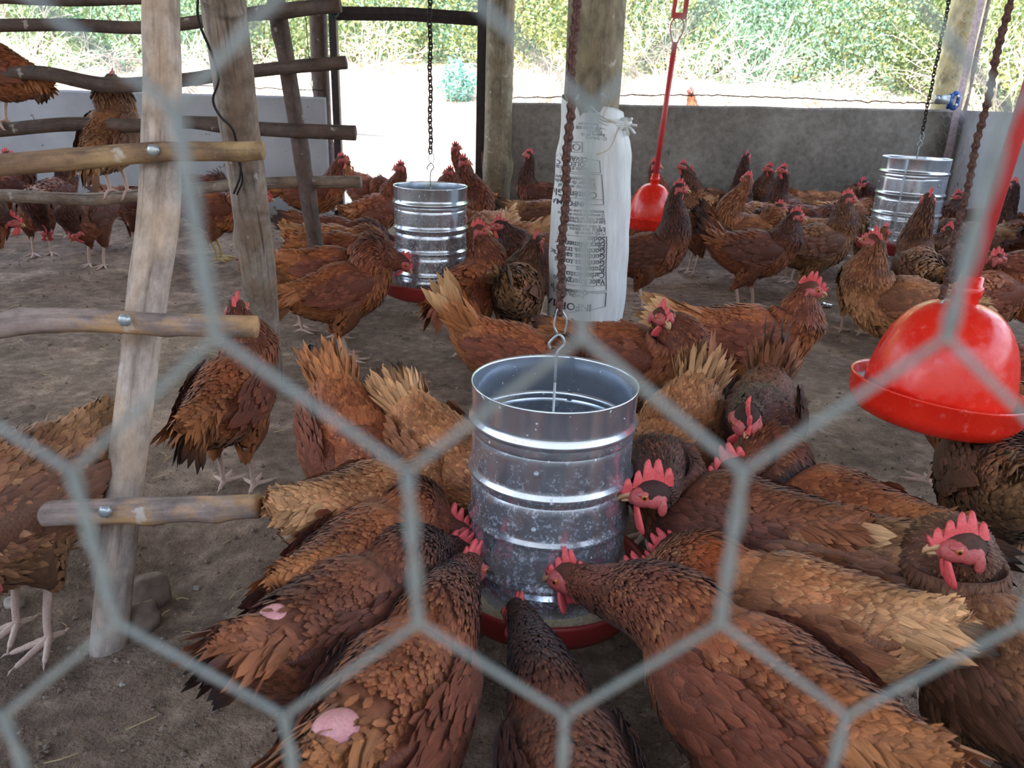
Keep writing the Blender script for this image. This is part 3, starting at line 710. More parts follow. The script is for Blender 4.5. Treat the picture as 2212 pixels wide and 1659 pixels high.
# ---------------------------------------------------------------- tube feeders
def feeder(px, py, depth, D, H, label, seed, chain_label, style, p, yaw, tilt=0.0, panx=0.0):
    c = CAM + ray(px, py) * depth; R = D / 2
    o = thing('tube_feeder', label, 'feeder', (c.x, c.y, c.z - H), seed * 1.3)
    o.rotation_euler = (0, tilt, seed * 1.3)
    prof = [(R * .985, 0)]
    for zb in (0.15, .37, .59, .83):
        z = zb * H; prof += [(R * .986, z - .026), (R * .985, z - .018), (R * .958, z - .012), (R * .952, z - .009), (R * .965, z - .005), (R * 1.010, z - .001), (R * 1.028, z + .002), (R * 1.026, z + .006), (R * .988, z + .0105), (R * .987, z + .019)]
    prof += [(R * .992, H * .93), (R, H - .003), (R * 1.003, H), (R * .990, H), (R * .985, H - .004)]
    for zb in (.79, .58):
        z = zb * H; prof += [(R * .975, z + .012), (R * 1.00, z + .003), (R * .975, z - .004), (R * .955, z - .010), (R * .975, z - .018)]
    prof += [(R * .97, H * .40), (R * .97, 0), (R * .985, 0)]
    b = MB(); b.add(*lathe(prof, 72)); link('tube', b.mesh('tube', M_GALV), o)
    b = MB(); n = 30; V = []; F = []
    for i in range(12):
        for j in range(n): r = R * .965 * i / 11; a = 2 * PI * j / n; V.append((r * math.cos(a), r * math.sin(a), H * .60 + .02 * (1 - i / 11) + .006 * noise.noise(Vector((r * 40 * math.cos(a), r * 40 * math.sin(a), seed)))))
    for i in range(11):
        for j in range(n): F.append((i * n + j, (i + 1) * n + j, (i + 1) * n + (j + 1) % n, i * n + (j + 1) % n))
    b.add(V, F); link('feed_inside', b.mesh('feed_inside', plain('grey_feed_dust', srgb(104, 110, 114), 0.9, 0, .3, 120)), o)
    b = MB(); b.add(*box(R * .97, R * 1.012, -.004, .004, 0.0, H - .002)); link('seam', b.mesh('seam', M_GALV, False), o)
    for k in range(3):
        for zz in (.09, .46, .72):
            a = 1.1 + k * 2.1; b = MB(); b.add(*ellipsoid((R * .99 * math.cos(a), R * .99 * math.sin(a), zz * H), (.0042, .0042, .0042), 8, 6)); link('rivet', b.mesh('rivet', M_WIRE), o)
    b = MB(); b.add(*loft([(0, 0, -.02), (0, 0, H * 1.02)], .0019, None, 8)); b.add(*loft([(-R * .97, 0, H * .55), (R * .97, 0, H * .55)], .002, None, 8)); hook_wire(b, 0, 0, H * 1.02 + .03, .0021, .028, .011)
    ho = link('hanger_rod', b.mesh('hanger_rod', M_WIRE), o); ho.rotation_euler = (0, 0, -seed * 1.3)
    Rp_ = R * 1.36
    pp = [(0, -.030), (Rp_ * .80, -.032), (Rp_ * .93, -.022), (Rp_, 0.0), (Rp_ * 1.01, .020), (Rp_ * 1.02, .026), (Rp_ * .99, .028), (Rp_ * .965, .020), (Rp_ * .94, -.002), (Rp_ * .85, -.018), (Rp_ * .5, -.020)]
    b = MB(); b.add(*lathe(pp, 72)); link('pan', b.mesh('pan', M_REDPAN), o)
    V = []; F = []; n = 72
    for i in range(8):
        for j in range(n): r = R * .9 + (Rp_ * .955 - R * .9) * i / 7; a = 2 * PI * j / n; V.append((r * math.cos(a), r * math.sin(a), .010 + .008 * noise.noise(Vector((r * 30 * math.cos(a), r * 30 * math.sin(a), seed))) - .012 * (i / 7) + .012 * (i == 0)))
    for i in range(7):
        for j in range(n): F.append((i * n + j, (i + 1) * n + j, (i + 1) * n + (j + 1) % n, i * n + (j + 1) % n))
    b = MB(); b.add(V, F); tag(link('feed_in_pan', b.mesh('feed_in_pan', M_FEED), o), kind='stuff')
    zt_ = c.z + .03 + .075
    chain(c.x, c.y, zt_, 2.28, p, style, chain_label, (0, 0), yaw, 0.0)
    b = MB(); b.add(*loft(catmull([(c.x + .010, c.y, zt_ - .012 - .02), (c.x + .012, c.y, zt_ - .01), (c.x, c.y, zt_ + .006), (c.x - .004, c.y, zt_ - .006), (c.x - .006, c.y, zt_ - .02), (c.x, c.y, zt_ - .032)], 24), .0016, None, 7))
    tag(link('wire_hook', b.mesh('wire_hook', M_WIRE)), 'thin wire hook joining the chain to the ' + label.split(',')[0][:40], 'hook')
    return c
feeder(1199, 822, 1.18, 0.25, 0.345, 'large galvanised tube feeder nearest the netting, dusty, with red pan', 1.0, 'rusty roller chain holding up the nearest galvanised feeder', 'roller', 0.0135, 0.25)
feeder(930, 400, 2.66, 0.25, 0.345, 'galvanised tube feeder by the doorway with hens crowding its red pan', 2.2, 'dark chain hanging in the bright doorway above a feeder', 'oval', 0.016, 0.3)
feeder(1981, 340, 3.60, 0.294, 0.400, 'galvanised tube feeder hanging before the far wall corner', 3.1, 'thin dark chain running to the feeder at the far corner', 'oval', 0.016, 0.2)

# ---------------------------------------------------------------- bell drinkers
def drinker(px, py, depth, D, H, label, tilt, axis_px, pipelen, hang=False):
    c = CAM + ray(px, py) * depth; R = D / 2
    o = thing('bell_drinker', label, 'drinker', (c.x, c.y, c.z)); o.rotation_euler = tilt
    t = np.linspace(0, PI / 2, 26); pr = [(R * 1.0, -.008)] + [(R * math.cos(x) ** .76, H * math.sin(x)) for x in t[:-1]]
    pr = [(max(r, .018), z) for r, z in pr] + [(.018, H + .004)]
    b = MB(); b.add(*lathe(pr, 72)); link('bell', b.mesh('bell', M_RED), o)
    Ro = R * 1.20
    pp = [(R * .3, -.040), (Ro * .78, -.042), (Ro * .90, -.034), (Ro * .98, -.012), (Ro * 1.0, .018), (Ro * 1.015, .021), (Ro * 1.0, .024), (Ro * .975, .020), (Ro * .95, -.008), (Ro * .86, -.026), (R * .9, -.028)]
    b = MB(); b.add(*lathe(pp, 72)); link('trough', b.mesh('trough', M_RED), o)
    b = MB(); b.add(*lathe([(R * .9, .002), (Ro * .958, .002)], 60)); link('water', b.mesh('water', M_WATER), o)
    b = MB(); b.add(*lathe([(.0, H + .045), (.019, H + .045), (.020, H + .03), (.024, H + .028), (.024, H + .012), (.021, H + .008), (.024, H - .012)], 24)); link('collar', b.mesh('collar', M_RED), o)
    L = pipelen; b = MB(); b.add(*loft([(0, 0, H + .03), (0, 0, H + .03 + L * .5), (0, 0, H + .03 + L)], .0128, None, 18)); link('pipe', b.mesh('pipe', M_PIPE), o)
    z = H + .03 + L; b = MB()
    for s in (-1, 1): b.add(*loft(catmull([(s * .008, 0, z - .01), (s * .030, 0, z + .05), (s * .028, 0, z + .085), (s * .01, 0, z + .105)], 14), .0035, None, 7))
    b.add(*box(-.035, .035, -.012, .012, z + .10, z + .125)); b.add(*box(-.035, -.018, -.010, .010, z + .12, z + .19)); b.add(*box(.016, .036, -.010, .010, z + .12, z + .24)); b.add(*box(-.02, .03, -.008, .008, z + .185, z + .205)); b.add(*loft([(0.02, 0, z + .23), (-.02, 0, z + .32), (0, 0, 2.3 - c.z if 2.3 - c.z > z + .33 else z + .4)], .006, None, 8))
    link('suspension_bracket', b.mesh('suspension_bracket', M_PIPE, False), o)
    return o, c
d1, c1 = drinker(2020, 856, 1.42, 0.246, 0.176, 'large glossy red bell drinker nearest the netting, tilted on its pipe', (math.radians(-2), math.radians(5), 0), None, 0.95)
dp = at(2027, 676, 1.33)
b = MB(); b.add(*loft(catmull([(dp.x + .002, dp.y, dp.z - .012), (dp.x - .006, dp.y, dp.z + .008), (dp.x + .004, dp.y, dp.z + .022), (dp.x + .001, dp.y, dp.z + .034)], 20), .0022, None, 8)); tag(link('wire_hook', b.mesh('wire_hook', M_WIRE)), 'small steel hook on top of the large red drinker', 'hook')
chain(dp.x, dp.y, dp.z + .03, 2.28, .0155, 'roller', 'rusty roller chain crossing in front of the far corner to the red drinker', (0, 0), -0.62, 0.0)
drinker(1402, 478, 4.0, 0.222, 0.190, 'small red bell drinker behind the white sack', (0, math.radians(3), 0), None, 0.62)

# ---------------------------------------------------------------- small things on the floor
def stone(p, r, label, mat=M_STONE, name='stone', cat='stone', sd_=0):
    V, F = ellipsoid((0, 0, 0), r, 18, 12); V = [np.array(v) * (1 + .28 * noise.noise(Vector(v) * 1.6 / max(r) + Vector((sd_, 3, 1))) + .12 * noise.noise(Vector(v) * 5 / max(r))) for v in V]
    b = MB(); b.add(V, F); o = link(name, b.mesh(name, mat)); o.location = (p.x, p.y, fl(p.x, p.y) + r[2] * .55); return tag(o, label, cat)
stone(gz(318, 1262), (.035, .04, .035), 'pale lump of stone beside the foreground pole, the upper one', M_CLOD, sd_=1)
stone(gz(300, 1330), (.03, .035, .03), 'pale lump of stone beside the foreground pole, the lower one', M_CLOD, sd_=4)
stone(gz(30, 1300), (.016, .014, .013), 'small greenish white stone at the feet of the hen by the near log', M_STONE, sd_=2)
stone(gz(420, 1238), (.007, .006, .005), 'tiny pale pebble in the scratched hollow', M_STONE, sd_=6)
def foil():
    p = gz(1785, 664); V, F = ellipsoid((0, 0, 0), (.024, .018, .010), 12, 8); V = [np.array(v) * (1 + .5 * noise.noise(Vector(v) * 90)) for v in V]
    b = MB(); b.add(V, F); o = link('foil_scrap', b.mesh('foil_scrap', M_FOIL, False)); o.location = (p.x, p.y, fl(p.x, p.y) + .008); tag(o, 'crumpled shiny foil scrap in front of the hen with raised beak', 'litter')
foil()
p = gz(677, 757); b = MB()
for k in range(7): q = rng.normal(0, .012, (4, 3)); q[:, 2] = np.abs(q[:, 2]) * .6; b.add(*loft(catmull(q, 12), .004, .002, 6))
o = link('dark_rag', b.mesh('dark_rag', M_CLOTH)); o.location = (p.x, p.y, fl(p.x, p.y) + .006); tag(o, 'small torn dark rag on the soil behind the rack pole', 'litter')
# clods and straw, too many to count
def scatter(n, fn, name, mat, label, cat, sampler):
    b = MB()
    for _ in range(n):
        x, y = sampler(); z = fl(x, y); fn(b, x, y, z)
    return tag(link(name, b.mesh(name, mat, False)), label, cat, kind='stuff')
def smp():
    y = 0.5 + 4.6 * rng.random() ** 1.9; w = 0.35 + y * 0.72; return rng.uniform(-w, min(w, xc - .15)), y
def f_clod(b, x, y, z):
    r = (0.0018 + 0.0045 * rng.random() ** 4) * (1 + .12 * y); V = np.array([(1, 0, 0), (-1, 0, 0), (0, 1, 0), (0, -1, 0), (0, 0, .8), (0, 0, -.8)]) * r * rng.uniform(.6, 1.3, (6, 1)) + (x, y, z + r * .3)
    b.add(V, [(0, 2, 4), (2, 1, 4), (1, 3, 4), (3, 0, 4), (2, 0, 5), (1, 2, 5), (3, 1, 5), (0, 3, 5)])
def f_straw(b, x, y, z):
    l = rng.uniform(.012, .05); a = rng.uniform(0, PI); r = 0.0008 + .0003 * y; k = rng.uniform(-.3, .3)
    P = [(x, y, z + .003), (x + l * .5 * math.cos(a), y + l * .5 * math.sin(a), z + .005), (x + l * math.cos(a + k), y + l * math.sin(a + k), z + .003)]
    b.add(*loft(P, r, None, 3, False))
scatter(9000, f_clod, 'soil_clods', M_CLOD, 'loose brown soil crumbs scattered over the dirt floor', 'soil', smp)
scatter(700, f_clod, 'pale_grit', M_STONE, 'pale grit grains scattered over the dirt floor', 'grit', smp)
scatter(420, f_straw, 'straw_bits', M_STRAW, 'thin pale straw bits scattered on the dirt floor', 'straw', smp)

# ---------------------------------------------------------------- foreground hexagonal netting
net = thing('hexagonal_netting', 'blurred grey hexagonal wire netting right in front of the camera', 'netting', (0, 0.1, 0.46)); net.location = (0, 0, 0)
O = np.array(CAM + _f * 0.108 + _u * 0.0057); Dn = np.array(_u * (-0.8966) + _f * 0.4428); Rt = np.array(_r); Nm = np.cross(Rt, Dn)
tw_, sl_ = 0.0322, 0.0191; half = tw_ + sl_; wr = 0.00062; off = 0.00058
for c in range(-7, 8):
    aA = 0.0095 + 0.05 * c
    for sgn in (-1, 1):
        P = []
        for q in range(-27, 7):
            a = aA if q % 2 == 0 else aA + sgn * 0.025
            # twist interval ends at b = q*half, starts at b-tw
            b1_ = q * half; b0_ = b1_ - tw_; side = (1 if q % 2 == 0 else -1) * sgn
            near = -6 <= q <= 6
            for t in (np.linspace(0, 1, 15) if near else (0, .25, .5, .75, 1)):
                an = t * 2 * PI * 1.5 + (0 if side > 0 else PI)
                bb_ = b0_ + tw_ * (0.04 + .92 * t); P.append(O + Rt * (a + off * math.cos(an) + random.uniform(-1, 1) * 0.00005) + Dn * bb_ + Nm * off * math.sin(an))
        zmin = min(p[2] for p in P); P = [p for p in P if 0.47 < p[2] < 2.25]
        b = MB(); b.add(*loft(np.array(P), wr, None, 6, True)); link('wire_strand', b.mesh('wire_strand', M_NET), net)
# ---------------------------------------------------------------- hens
def feather_batch(P, D, N, L, W, cb, ct, lift, curl):
    """P base (n,3), D direction to the tip, N outward; arrays L, W, lift, curl (n); cb, ct colours (n,3)"""
    n = len(P)
    N = N - (N * D).sum(1)[:, None] * D; N /= np.linalg.norm(N, axis=1)[:, None] + 1e-9
    S = np.cross(N, D)
    rows = [(0.0, 0.0, 0.0), (0.38, -1, 0), (0.38, 0, 0.13), (0.38, 1, 0), (0.78, -0.82, 0), (0.78, 0, 0.10), (0.78, 0.82, 0), (1.0, 0, 0)]
    V = np.zeros((n, 8, 3)); C = np.zeros((n, 8, 3)); G = np.zeros((n, 8, 3))
    rid = rng.random(n) * 40
    for i, (t, sx, up) in enumerate(rows):
        V[:, i] = P + D * (L * t * np.cos(lift))[:, None] + N * (L * (t * np.sin(lift) - curl * t * t) + up * W)[:, None] + S * (sx * W * 0.5)[:, None]
        k = min(1, max(0, (t - 0.35) / 0.6)); C[:, i] = cb * (1 - k) + ct * k
        G[:, i, 0] = sx * 0.5 + t * 0.25; G[:, i, 1] = t; G[:, i, 2] = rid
    F0 = np.array([(0, 1, 2), (0, 2, 3), (1, 4, 5), (1, 5, 2), (2, 5, 6), (2, 6, 3), (4, 7, 5), (5, 7, 6)])
    F = (F0[None] + (np.arange(n) * 8)[:, None, None]).reshape(-1, 3)
    return V.reshape(-1, 3), F, C.reshape(-1, 3), G.reshape(-1, 3)
def merge(bs):
    V, F, C, G, n = [], [], [], [], 0
    for v, f, c, g in bs:
        V.append(v); F.append(f + n); C.append(c); G.append(g); n += len(v)
    return np.vstack(V), np.vstack(F), np.vstack(C), np.vstack(G)

def comb_mesh(seed):
    r = random.Random(seed); n = 5
    out = [(-0.020, 0.010)]
    for k in range(n):
        x = -0.020 + 0.050 * (k + 0.5) / n; h = 0.040 - 0.045 * abs((k + 0.5) / n - 0.42) + r.uniform(-.003, .003)
        out += [(x - 0.005, h - 0.010), (x - 0.0030, h - 0.002), (x - 0.001, h), (x + 0.0022, h - 0.003), (x + 0.0040, h - 0.011)]
    out += [(0.034, 0.012), (0.030, 0.003)]
    m = len(out); bot = [(x, 0.008 if x < 0.022 else 0.002) for x, z in out]
    V = []; F = []
    lean = r.uniform(-0.25, 0.25); ph = r.uniform(0, 6)
    for side in (-1, 1):
        for t in (0, 0.5, 1):
            for (x, z), (bx, bz) in zip(out, bot):
                zz = bz + (z - bz) * t
                wob = 0.003 * math.sin(x * 150 + ph) * t + lean * (zz - 0.01) * t
                V.append((bx + (x - bx) * t, side * (0.0040 - 0.0026 * t) + wob, zz))
    for s in range(2):
        for t in range(2):
            for i in range(m - 1):
                a = (s * 3 + t) * m + i; q = (a, a + 1, a + 1 + m, a + m)
                F.append(q if s == 0 else q[::-1])
    for i in range(m - 1):
        F.append((2 * m + i, 2 * m + i + 1, 5 * m + i + 1, 5 * m + i))
    for i in (0, m - 1):
        F.append((i, m + i, 4 * m + i, 3 * m + i)); F.append((m + i, 2 * m + i, 5 * m + i, 4 * m + i))
    return mesh('comb', V, F, mat=M_COMB)
COMBS = [comb_mesh(i) for i in range(4)]
def face_mesh():
    b = MB()
    for s in (-1, 1):
        b.add(*ellipsoid((0.010, s * 0.0075, -0.0005), (0.0195, 0.0130, 0.0140), 16, 12))
        b.add(*ellipsoid((0.014, s * 0.0150, 0.0075), (0.009, 0.0055, 0.0035), 8, 6))
        b.add(*ellipsoid((-0.001, s * 0.0120, -0.003), (0.0150, 0.0105, 0.0115), 14, 10))
        b.add(*ellipsoid((-0.009, s * 0.0190, -0.011), (0.0060, 0.0045, 0.0120), 8, 6))
    b.add(*ellipsoid((0.022, 0, -0.004), (0.010, 0.009, 0.010), 10, 8))
    b.V = [np.array([v + 0.0011 * Vector((noise.noise(Vector(v) * 260), noise.noise(Vector(v) * 260 + Vector((7, 0, 0))), noise.noise(Vector(v) * 240 + Vector((0, 9, 0))))) for v in vv]) for vv in b.V]
    return b.mesh('face_skin', M_FACE)
FACE = face_mesh()
def wattle_mesh(s):
    b = MB(); P = catmull([(0.018, s * 0.006, -0.010), (0.017, s * 0.010, -0.022), (0.015, s * 0.011, -0.034), (0.014, s * 0.010, -0.040)], 8)
    b.add(*loft(P, [0.003, 0.0045, 0.006, 0.0075, 0.0082, 0.0075, 0.005, 0.001], [0.002, 0.0028, 0.003, 0.003, 0.003, 0.003, 0.002, 0.0008], 10))
    V, F, G = loft(P, [0.002, 0.0025, 0.003, 0.003, 0.003, 0.003, 0.002, 0.0008], [0.004, 0.006, 0.008, 0.0100, 0.0115, 0.0108, 0.0075, 0.001], 10)
    b = MB(); b.add(V, F, G)
    return b.mesh('wattle', M_COMB)
WATT = {s: wattle_mesh(s) for s in (-1, 1)}
def beak_mesh():
    b = MB()
    P = catmull([(0.024, 0, 0.001), (0.033, 0, 0.0005), (0.040, 0, -0.003), (0.0435, 0, -0.008)], 8)
    b.add(*loft(P, [0.0062, 0.0060, 0.0055, 0.0048, 0.0040, 0.003, 0.0018, 0.0004], [0.0055, 0.0052, 0.0047, 0.0042, 0.0036, 0.003, 0.002, 0.0005], 10))
    P = catmull([(0.024, 0, -0.006), (0.033, 0, -0.007), (0.039, 0, -0.0085)], 5)
    b.add(*loft(P, [0.0052, 0.005, 0.004, 0.003, 0.001], [0.003, 0.003, 0.0025, 0.002, 0.0008], 8))
    return b.mesh('beak', M_BEAK)
BEAK = beak_mesh()
def eye_mesh(s):
    b = MB(); b.add(*ellipsoid((0.0125, s * 0.0178, 0.0045), (0.0052, 0.0042, 0.0050), 10, 8)); n1 = len(b.F)
    b.add(*ellipsoid((0.0128, s * 0.0204, 0.0046), (0.0026, 0.0020, 0.0026), 8, 6))
    me = b.mesh('eye', M_IRIS); me.materials.append(M_PUPIL)
    for i, p in enumerate(me.polygons): p.material_index = 0 if i < n1 else 1
    return me
EYE = {s: eye_mesh(s) for s in (-1, 1)}
def leg_mesh(yellow, grip=False):
    b = MB()
    b.add(*loft(catmull([(-0.026, 0, 0.122), (-0.020, 0, 0.104), (-0.004, 0, 0.05), (0, 0, 0.016), (0.002, 0, 0.006)], 12), [0.0095, .0095, .009, .008, .0068, .0062, .006, .006, .0062, .0068, .0085, .007], None, 10))
    for a, l in ((0, 0.066), (38, 0.054), (-40, 0.054), (175, 0.028)):
        a = math.radians(a); c, s = math.cos(a), math.sin(a)
        dz = -0.022 if grip else 0.0
        P = catmull([(0, 0, 0.012), (c * l * 0.35, s * l * 0.35, 0.0095 + dz * .1), (c * l * 0.7, s * l * 0.7, 0.0065 + dz * .5), (c * l, s * l, 0.0045 + dz)], 9)
        b.add(*loft(P, [0.0062, 0.0056, 0.0058, 0.005, 0.0053, 0.0046, 0.0048, 0.004, 0.002], None, 8))
        Q = [(c * l * .97, s * l * .97, 0.005 + dz), (c * (l + .006), s * (l + .006), 0.0055 + dz), (c * (l + 0.012), s * (l + .012), 0.0015 + dz)]
        b.add(*loft(Q, [0.0024, 0.0018, 0.0004], None, 6))
    return b.mesh('leg', M_LEGY if yellow else M_LEG)
LEGS = {(y, g): leg_mesh(y, g) for y in (0, 1) for g in (0, 1)}

TONES = {  # neck, back, wing, belly, rump
    'rust':  (srgb(106, 56, 38), srgb(138, 76, 46), srgb(116, 62, 42), srgb(150, 92, 56), srgb(166, 106, 64)),
    'dark':  (srgb(68, 40, 34), srgb(106, 60, 42), srgb(88, 50, 38), srgb(122, 72, 48), srgb(132, 80, 52)),
    'light': (srgb(124, 74, 46), srgb(154, 98, 62), srgb(130, 82, 54), srgb(164, 114, 76), srgb(184, 138, 96)),
    'brown': (srgb(88, 56, 42), srgb(124, 82, 56), srgb(104, 68, 50), srgb(134, 96, 66), srgb(148, 110, 74)),
}
BLACK = np.array(srgb(30, 26, 28)); BUFF = np.array(srgb(206, 164, 118)); CREAM = np.array(srgb(226, 208, 184))

def hen(label, c, face, head, look=None, tone='rust', tail=(40, 'black'), pit=6, s=1.0, tier=1, zc=0.235, Y=None,
        base=0.0, reach=0.13, headY=None, comb=1.0, bare=None, yellow=0, legs=True, group=None, fluff=0.0, legsp=(0.038, 0.0, -0.012), wdrop=0.0, patch=None, wob=0.0, hz=None, back=0.0):
    """c = body centre pixel; face = heading (deg, 0 = +X, 90 = away) or a pixel to walk towards; head = skull pixel"""
    zc = base + zc * s
    B = at(c[0], c[1], Y) if Y else gz(c[0], c[1], zc)
    if Y: B = Vector((B.x, B.y, zc))
    if isinstance(face, tuple):
        q = gz(face[0], face[1], zc); h = math.atan2(q.y - B.y, q.x - B.x)
    else: h = math.radians(face)
    if B.y > YW - 0.27 or B.x > xc - 0.24:
        if B.y < 6:
            k = min((YW - 0.27) / B.y, (xc - 0.24) / max(B.x, .01)); B = Vector((B.x * k, B.y * k, zc))
    hd = Vector((math.cos(h), math.sin(h), 0))
    B = B - hd * back
    Hw = gz(head[0], head[1], hz) if hz else at(head[0], head[1], headY if headY else B.y + hd.y * reach * s)
    R = Matrix.Rotation(-h, 3, 'Z')
    hl = R @ (Hw - Vector((B.x, B.y, base))) / s           # skull in hen-local coords (z from the ground)
    bc = np.array([0, 0, zc / s - base / s])
    pr = math.radians(pit)
    Rp = np.array([[math.cos(pr), 0, -math.sin(pr)], [0, 1, 0], [math.sin(pr), 0, math.cos(pr)]])
    body = [(-0.192, .078, .008, .010), (-0.170, .060, .026, .030), (-0.122, .028, .058, .060), (-0.06, .004, .079, .082), (0.0, -.006, .087, .094), (0.055, -.002, .081, .088), (0.095, .016, .064, .070)]
    f = 1 + fluff
    P = [Rp @ np.array([x, 0, z]) + bc for x, z, a, b in body]; RA = [a * f * .90 for *_, a, b in body]; RB = [b * f for *_, a, b in body]
    hv = np.array(hl); feed = hv[2] < bc[2] + 0.035
    nb = Rp @ np.array([0.120, 0, 0.030 if feed else 0.052]) + bc
    hv = np.array(hl); d = hv - nb; dist = np.linalg.norm(d)
    if dist < 0.075 or dist > 0.225:
        dist2 = min(max(dist, 0.075), 0.225)
        if dist < 1e-4: d = np.array([.7, 0, .7]); dist = 1
        hv = nb + d / dist * dist2; 
        if abs(dist2 - dist) > 0.04: print('NECK', label[:40], round(float(dist), 3))
        d = hv - nb; dist = dist2
    dn = d / dist
    if look is None: lw, lp = math.degrees(h), (-35 if hv[2] < bc[2] + 0.04 else -8)
    else: lw, lp = look
    ly = math.radians(lw) - h; lpp = math.radians(lp)
    hf = np.array([math.cos(ly) * math.cos(lpp), math.sin(ly) * math.cos(lpp), math.sin(lpp)])
    k0 = float(np.clip((dn[2] + 0.1) / 0.6, 0, 1)); out0 = Rp @ (np.array([0.62, 0, 0.78]) * k0 + np.array([0.97, 0, 0.22]) * (1 - k0)); out0 = out0 * 0.7 + dn * 0.3; out0 /= np.linalg.norm(out0)
    c1 = nb + out0 * dist * 0.36
    inn = hf * 0.35 + dn * 0.65 + np.array([0, 0, 0.25]); inn /= np.linalg.norm(inn)
    c2 = hv - inn * dist * 0.36
    for t in (0.0, 0.2, 0.4, 0.6, 0.8):
        q = (1 - t) ** 3 * nb + 3 * (1 - t) ** 2 * t * c1 + 3 * (1 - t) * t * t * c2 + t ** 3 * hv
        P.append(q); r = ((0.034 if feed else 0.042) * (1 - t) ** 1.15 + 0.0228)
        RA.append(r * (0.95 + fluff)); RB.append(r * 1.05)
    nneck = len(P)
    P += [hv, hv + hf * 0.016, hv + hf * 0.031]; RA += [0.0225, 0.0190, 0.009]; RB += [0.0250, 0.0205, 0.010]
    P = np.array(P); n = {0: 30, 1: 40, 2: 54, 3: 60}[tier]; seg = {0: 16, 1: 20, 2: 26, 3: 30}[tier]
    S = catmull(P, n); ra = catmull(np.array(RA)[:, None], n)[:, 0].clip(.003); rb = catmull(np.array(RB)[:, None], n)[:, 0].clip(.003)
    th = np.arange(seg) * 2 * PI / seg
    T, Nn, Bb = frames(S)
    # lumps in the plumage
    lump = 1 + 0.035 * np.sin(np.arange(n)[:, None] * 0.9 + 3 * np.cos(th)[None] + rng.random() * 6) * np.clip(ra / .08, 0, 1)[:, None]
    V, F, G = loft(S, ra, rb, seg, True, lump)
    tn = TONES[tone]; jit = rng.uniform(0.88, 1.14); tn = [np.array(x) * jit for x in tn]
    ks = np.linspace(0, 1, n) * (len(P) - 1)
    def colour(k, up):
        """k: station along the spine, up: -1 belly..1 back"""
        w_neck = np.clip((k - 6.2) / 1.6, 0, 1)[:, None]; w_rump = np.clip((2.6 - k) / 2, 0, 1)[:, None]; w_b = np.clip(-up * 1.4, 0, 1)[:, None]
        c = tn[1] * (1 - w_b) + tn[3] * w_b
        c = c * (1 - w_rump) + tn[4] * w_rump
        return c * (1 - w_neck) + tn[0] * w_neck
    kk = np.repeat(ks, seg); uu = np.tile(np.sin(th), n)
    C = colour(kk, uu) * 0.8; C = np.vstack([C, C[:1], C[-1:]])
    mb = MB(); mb.V.append(V); mb.F += F; mb.G.append(G); mb.n = len(V); cols = [C]
    feet = []
    for sd_ in (-1, 1):
        fx = legsp[2] + sd_ * legsp[1] * 0.5; fy = sd_ * legsp[0]
        hip = Rp @ np.array([-0.02, sd_ * 0.040, -0.035]) + bc
        hock = np.array([fx - 0.024, fy, 0.100])
        tv, tf, tg = loft(catmull([hip, (hip + hock) / 2 + np.array([0.018, sd_ * .006, 0]), hock], 9), np.linspace(0.052, 0.0135, 9) ** 1.0, None, 12)
        mb.add(tv, tf, tg); cols.append(np.tile(tn[3] * 0.75, (len(tv), 1)))
        feet.append((fx, fy, hip, hock))
    root = thing('hen', label, 'hen', (B.x, B.y, base), h, group, s)
    me = mesh('hen_body', np.vstack(mb.V), mb.F, col=np.vstack(cols), gr=np.vstack(mb.G), mat=M_BODY)
    link('body', me, root)
    # plumage
    nf = int({0: 500, 1: 2000, 2: 5200, 3: 8500}[tier])
    u = rng.random(nf * 2) * (len(P) - 1)
    rr = np.interp(u, ks, ra); keep = rng.random(nf * 2) < (rr / 0.09) ** 0.8 + 0.15
    u = u[keep]; u = u[(u < nneck - 0.15) & (u > 0.25)]
    k = u / (len(P) - 1) * (n - 1); i0 = np.minimum(k.astype(int), n - 2); fr = (k - i0)[:, None]
    lerp = lambda A: A[i0] * (1 - fr) + A[i0 + 1] * fr
    Sx, Tx, Nx, Bx = lerp(S), lerp(T), lerp(Nn), lerp(Bb)
    a_, b_ = lerp(ra[:, None]), lerp(rb[:, None])
    ang = rng.random(len(u)) * 2 * PI; ca, sa = np.cos(ang)[:, None], np.sin(ang)[:, None]
    Pp = (Sx + Bx * a_ * ca + Nx * b_ * sa)
    No = Bx * ca / a_ + Nx * sa / b_; No /= np.linalg.norm(No, axis=1)[:, None]
    Pp = Pp + No * 0.0012
    m = len(u)
    dr = (np.gradient(ra)[i0] / (np.linalg.norm(np.gradient(S, axis=0), axis=1)[i0] + 1e-6)).clip(-.9, .9)
    D = -Tx - No * dr[:, None] * 0.9
    yaw = rng.normal(0, 0.22 + fluff, m)[:, None]; Sd = np.cross(No, D)
    D = D * np.cos(yaw) + Sd * np.sin(yaw); D /= np.linalg.norm(D, axis=1)[:, None]
    neckw = np.clip((u - 6.0) / 1.5, 0, 1); rump = np.clip((2.4 - u) / 2, 0, 1); hw = np.clip((u - 10.3) / 1.4, 0, 1)
    z1 = {0: 1.5, 1: 0.95, 2: 0.74, 3: 0.60}[tier]
    L = (0.040 * (1 - neckw) + 0.028 * neckw + 0.010 * rump) * z1 * rng.uniform(0.75, 1.25, m) * (1 - 0.55 * hw)
    W = (0.0150 * (1 - neckw) + 0.0066 * neckw) * z1 * rng.uniform(0.8, 1.2, m) * (1 - 0.4 * hw)
    br = (rng.uniform(0.72, 1.22, m) * (1 + .18 * np.sin(u * 2.1 + rng.random() * 6 + 2.5 * sa[:, 0])))[:, None]
    cb = colour(u, sa[:, 0]) * br
    lite = (rng.random(m) < 0.22)[:, None]
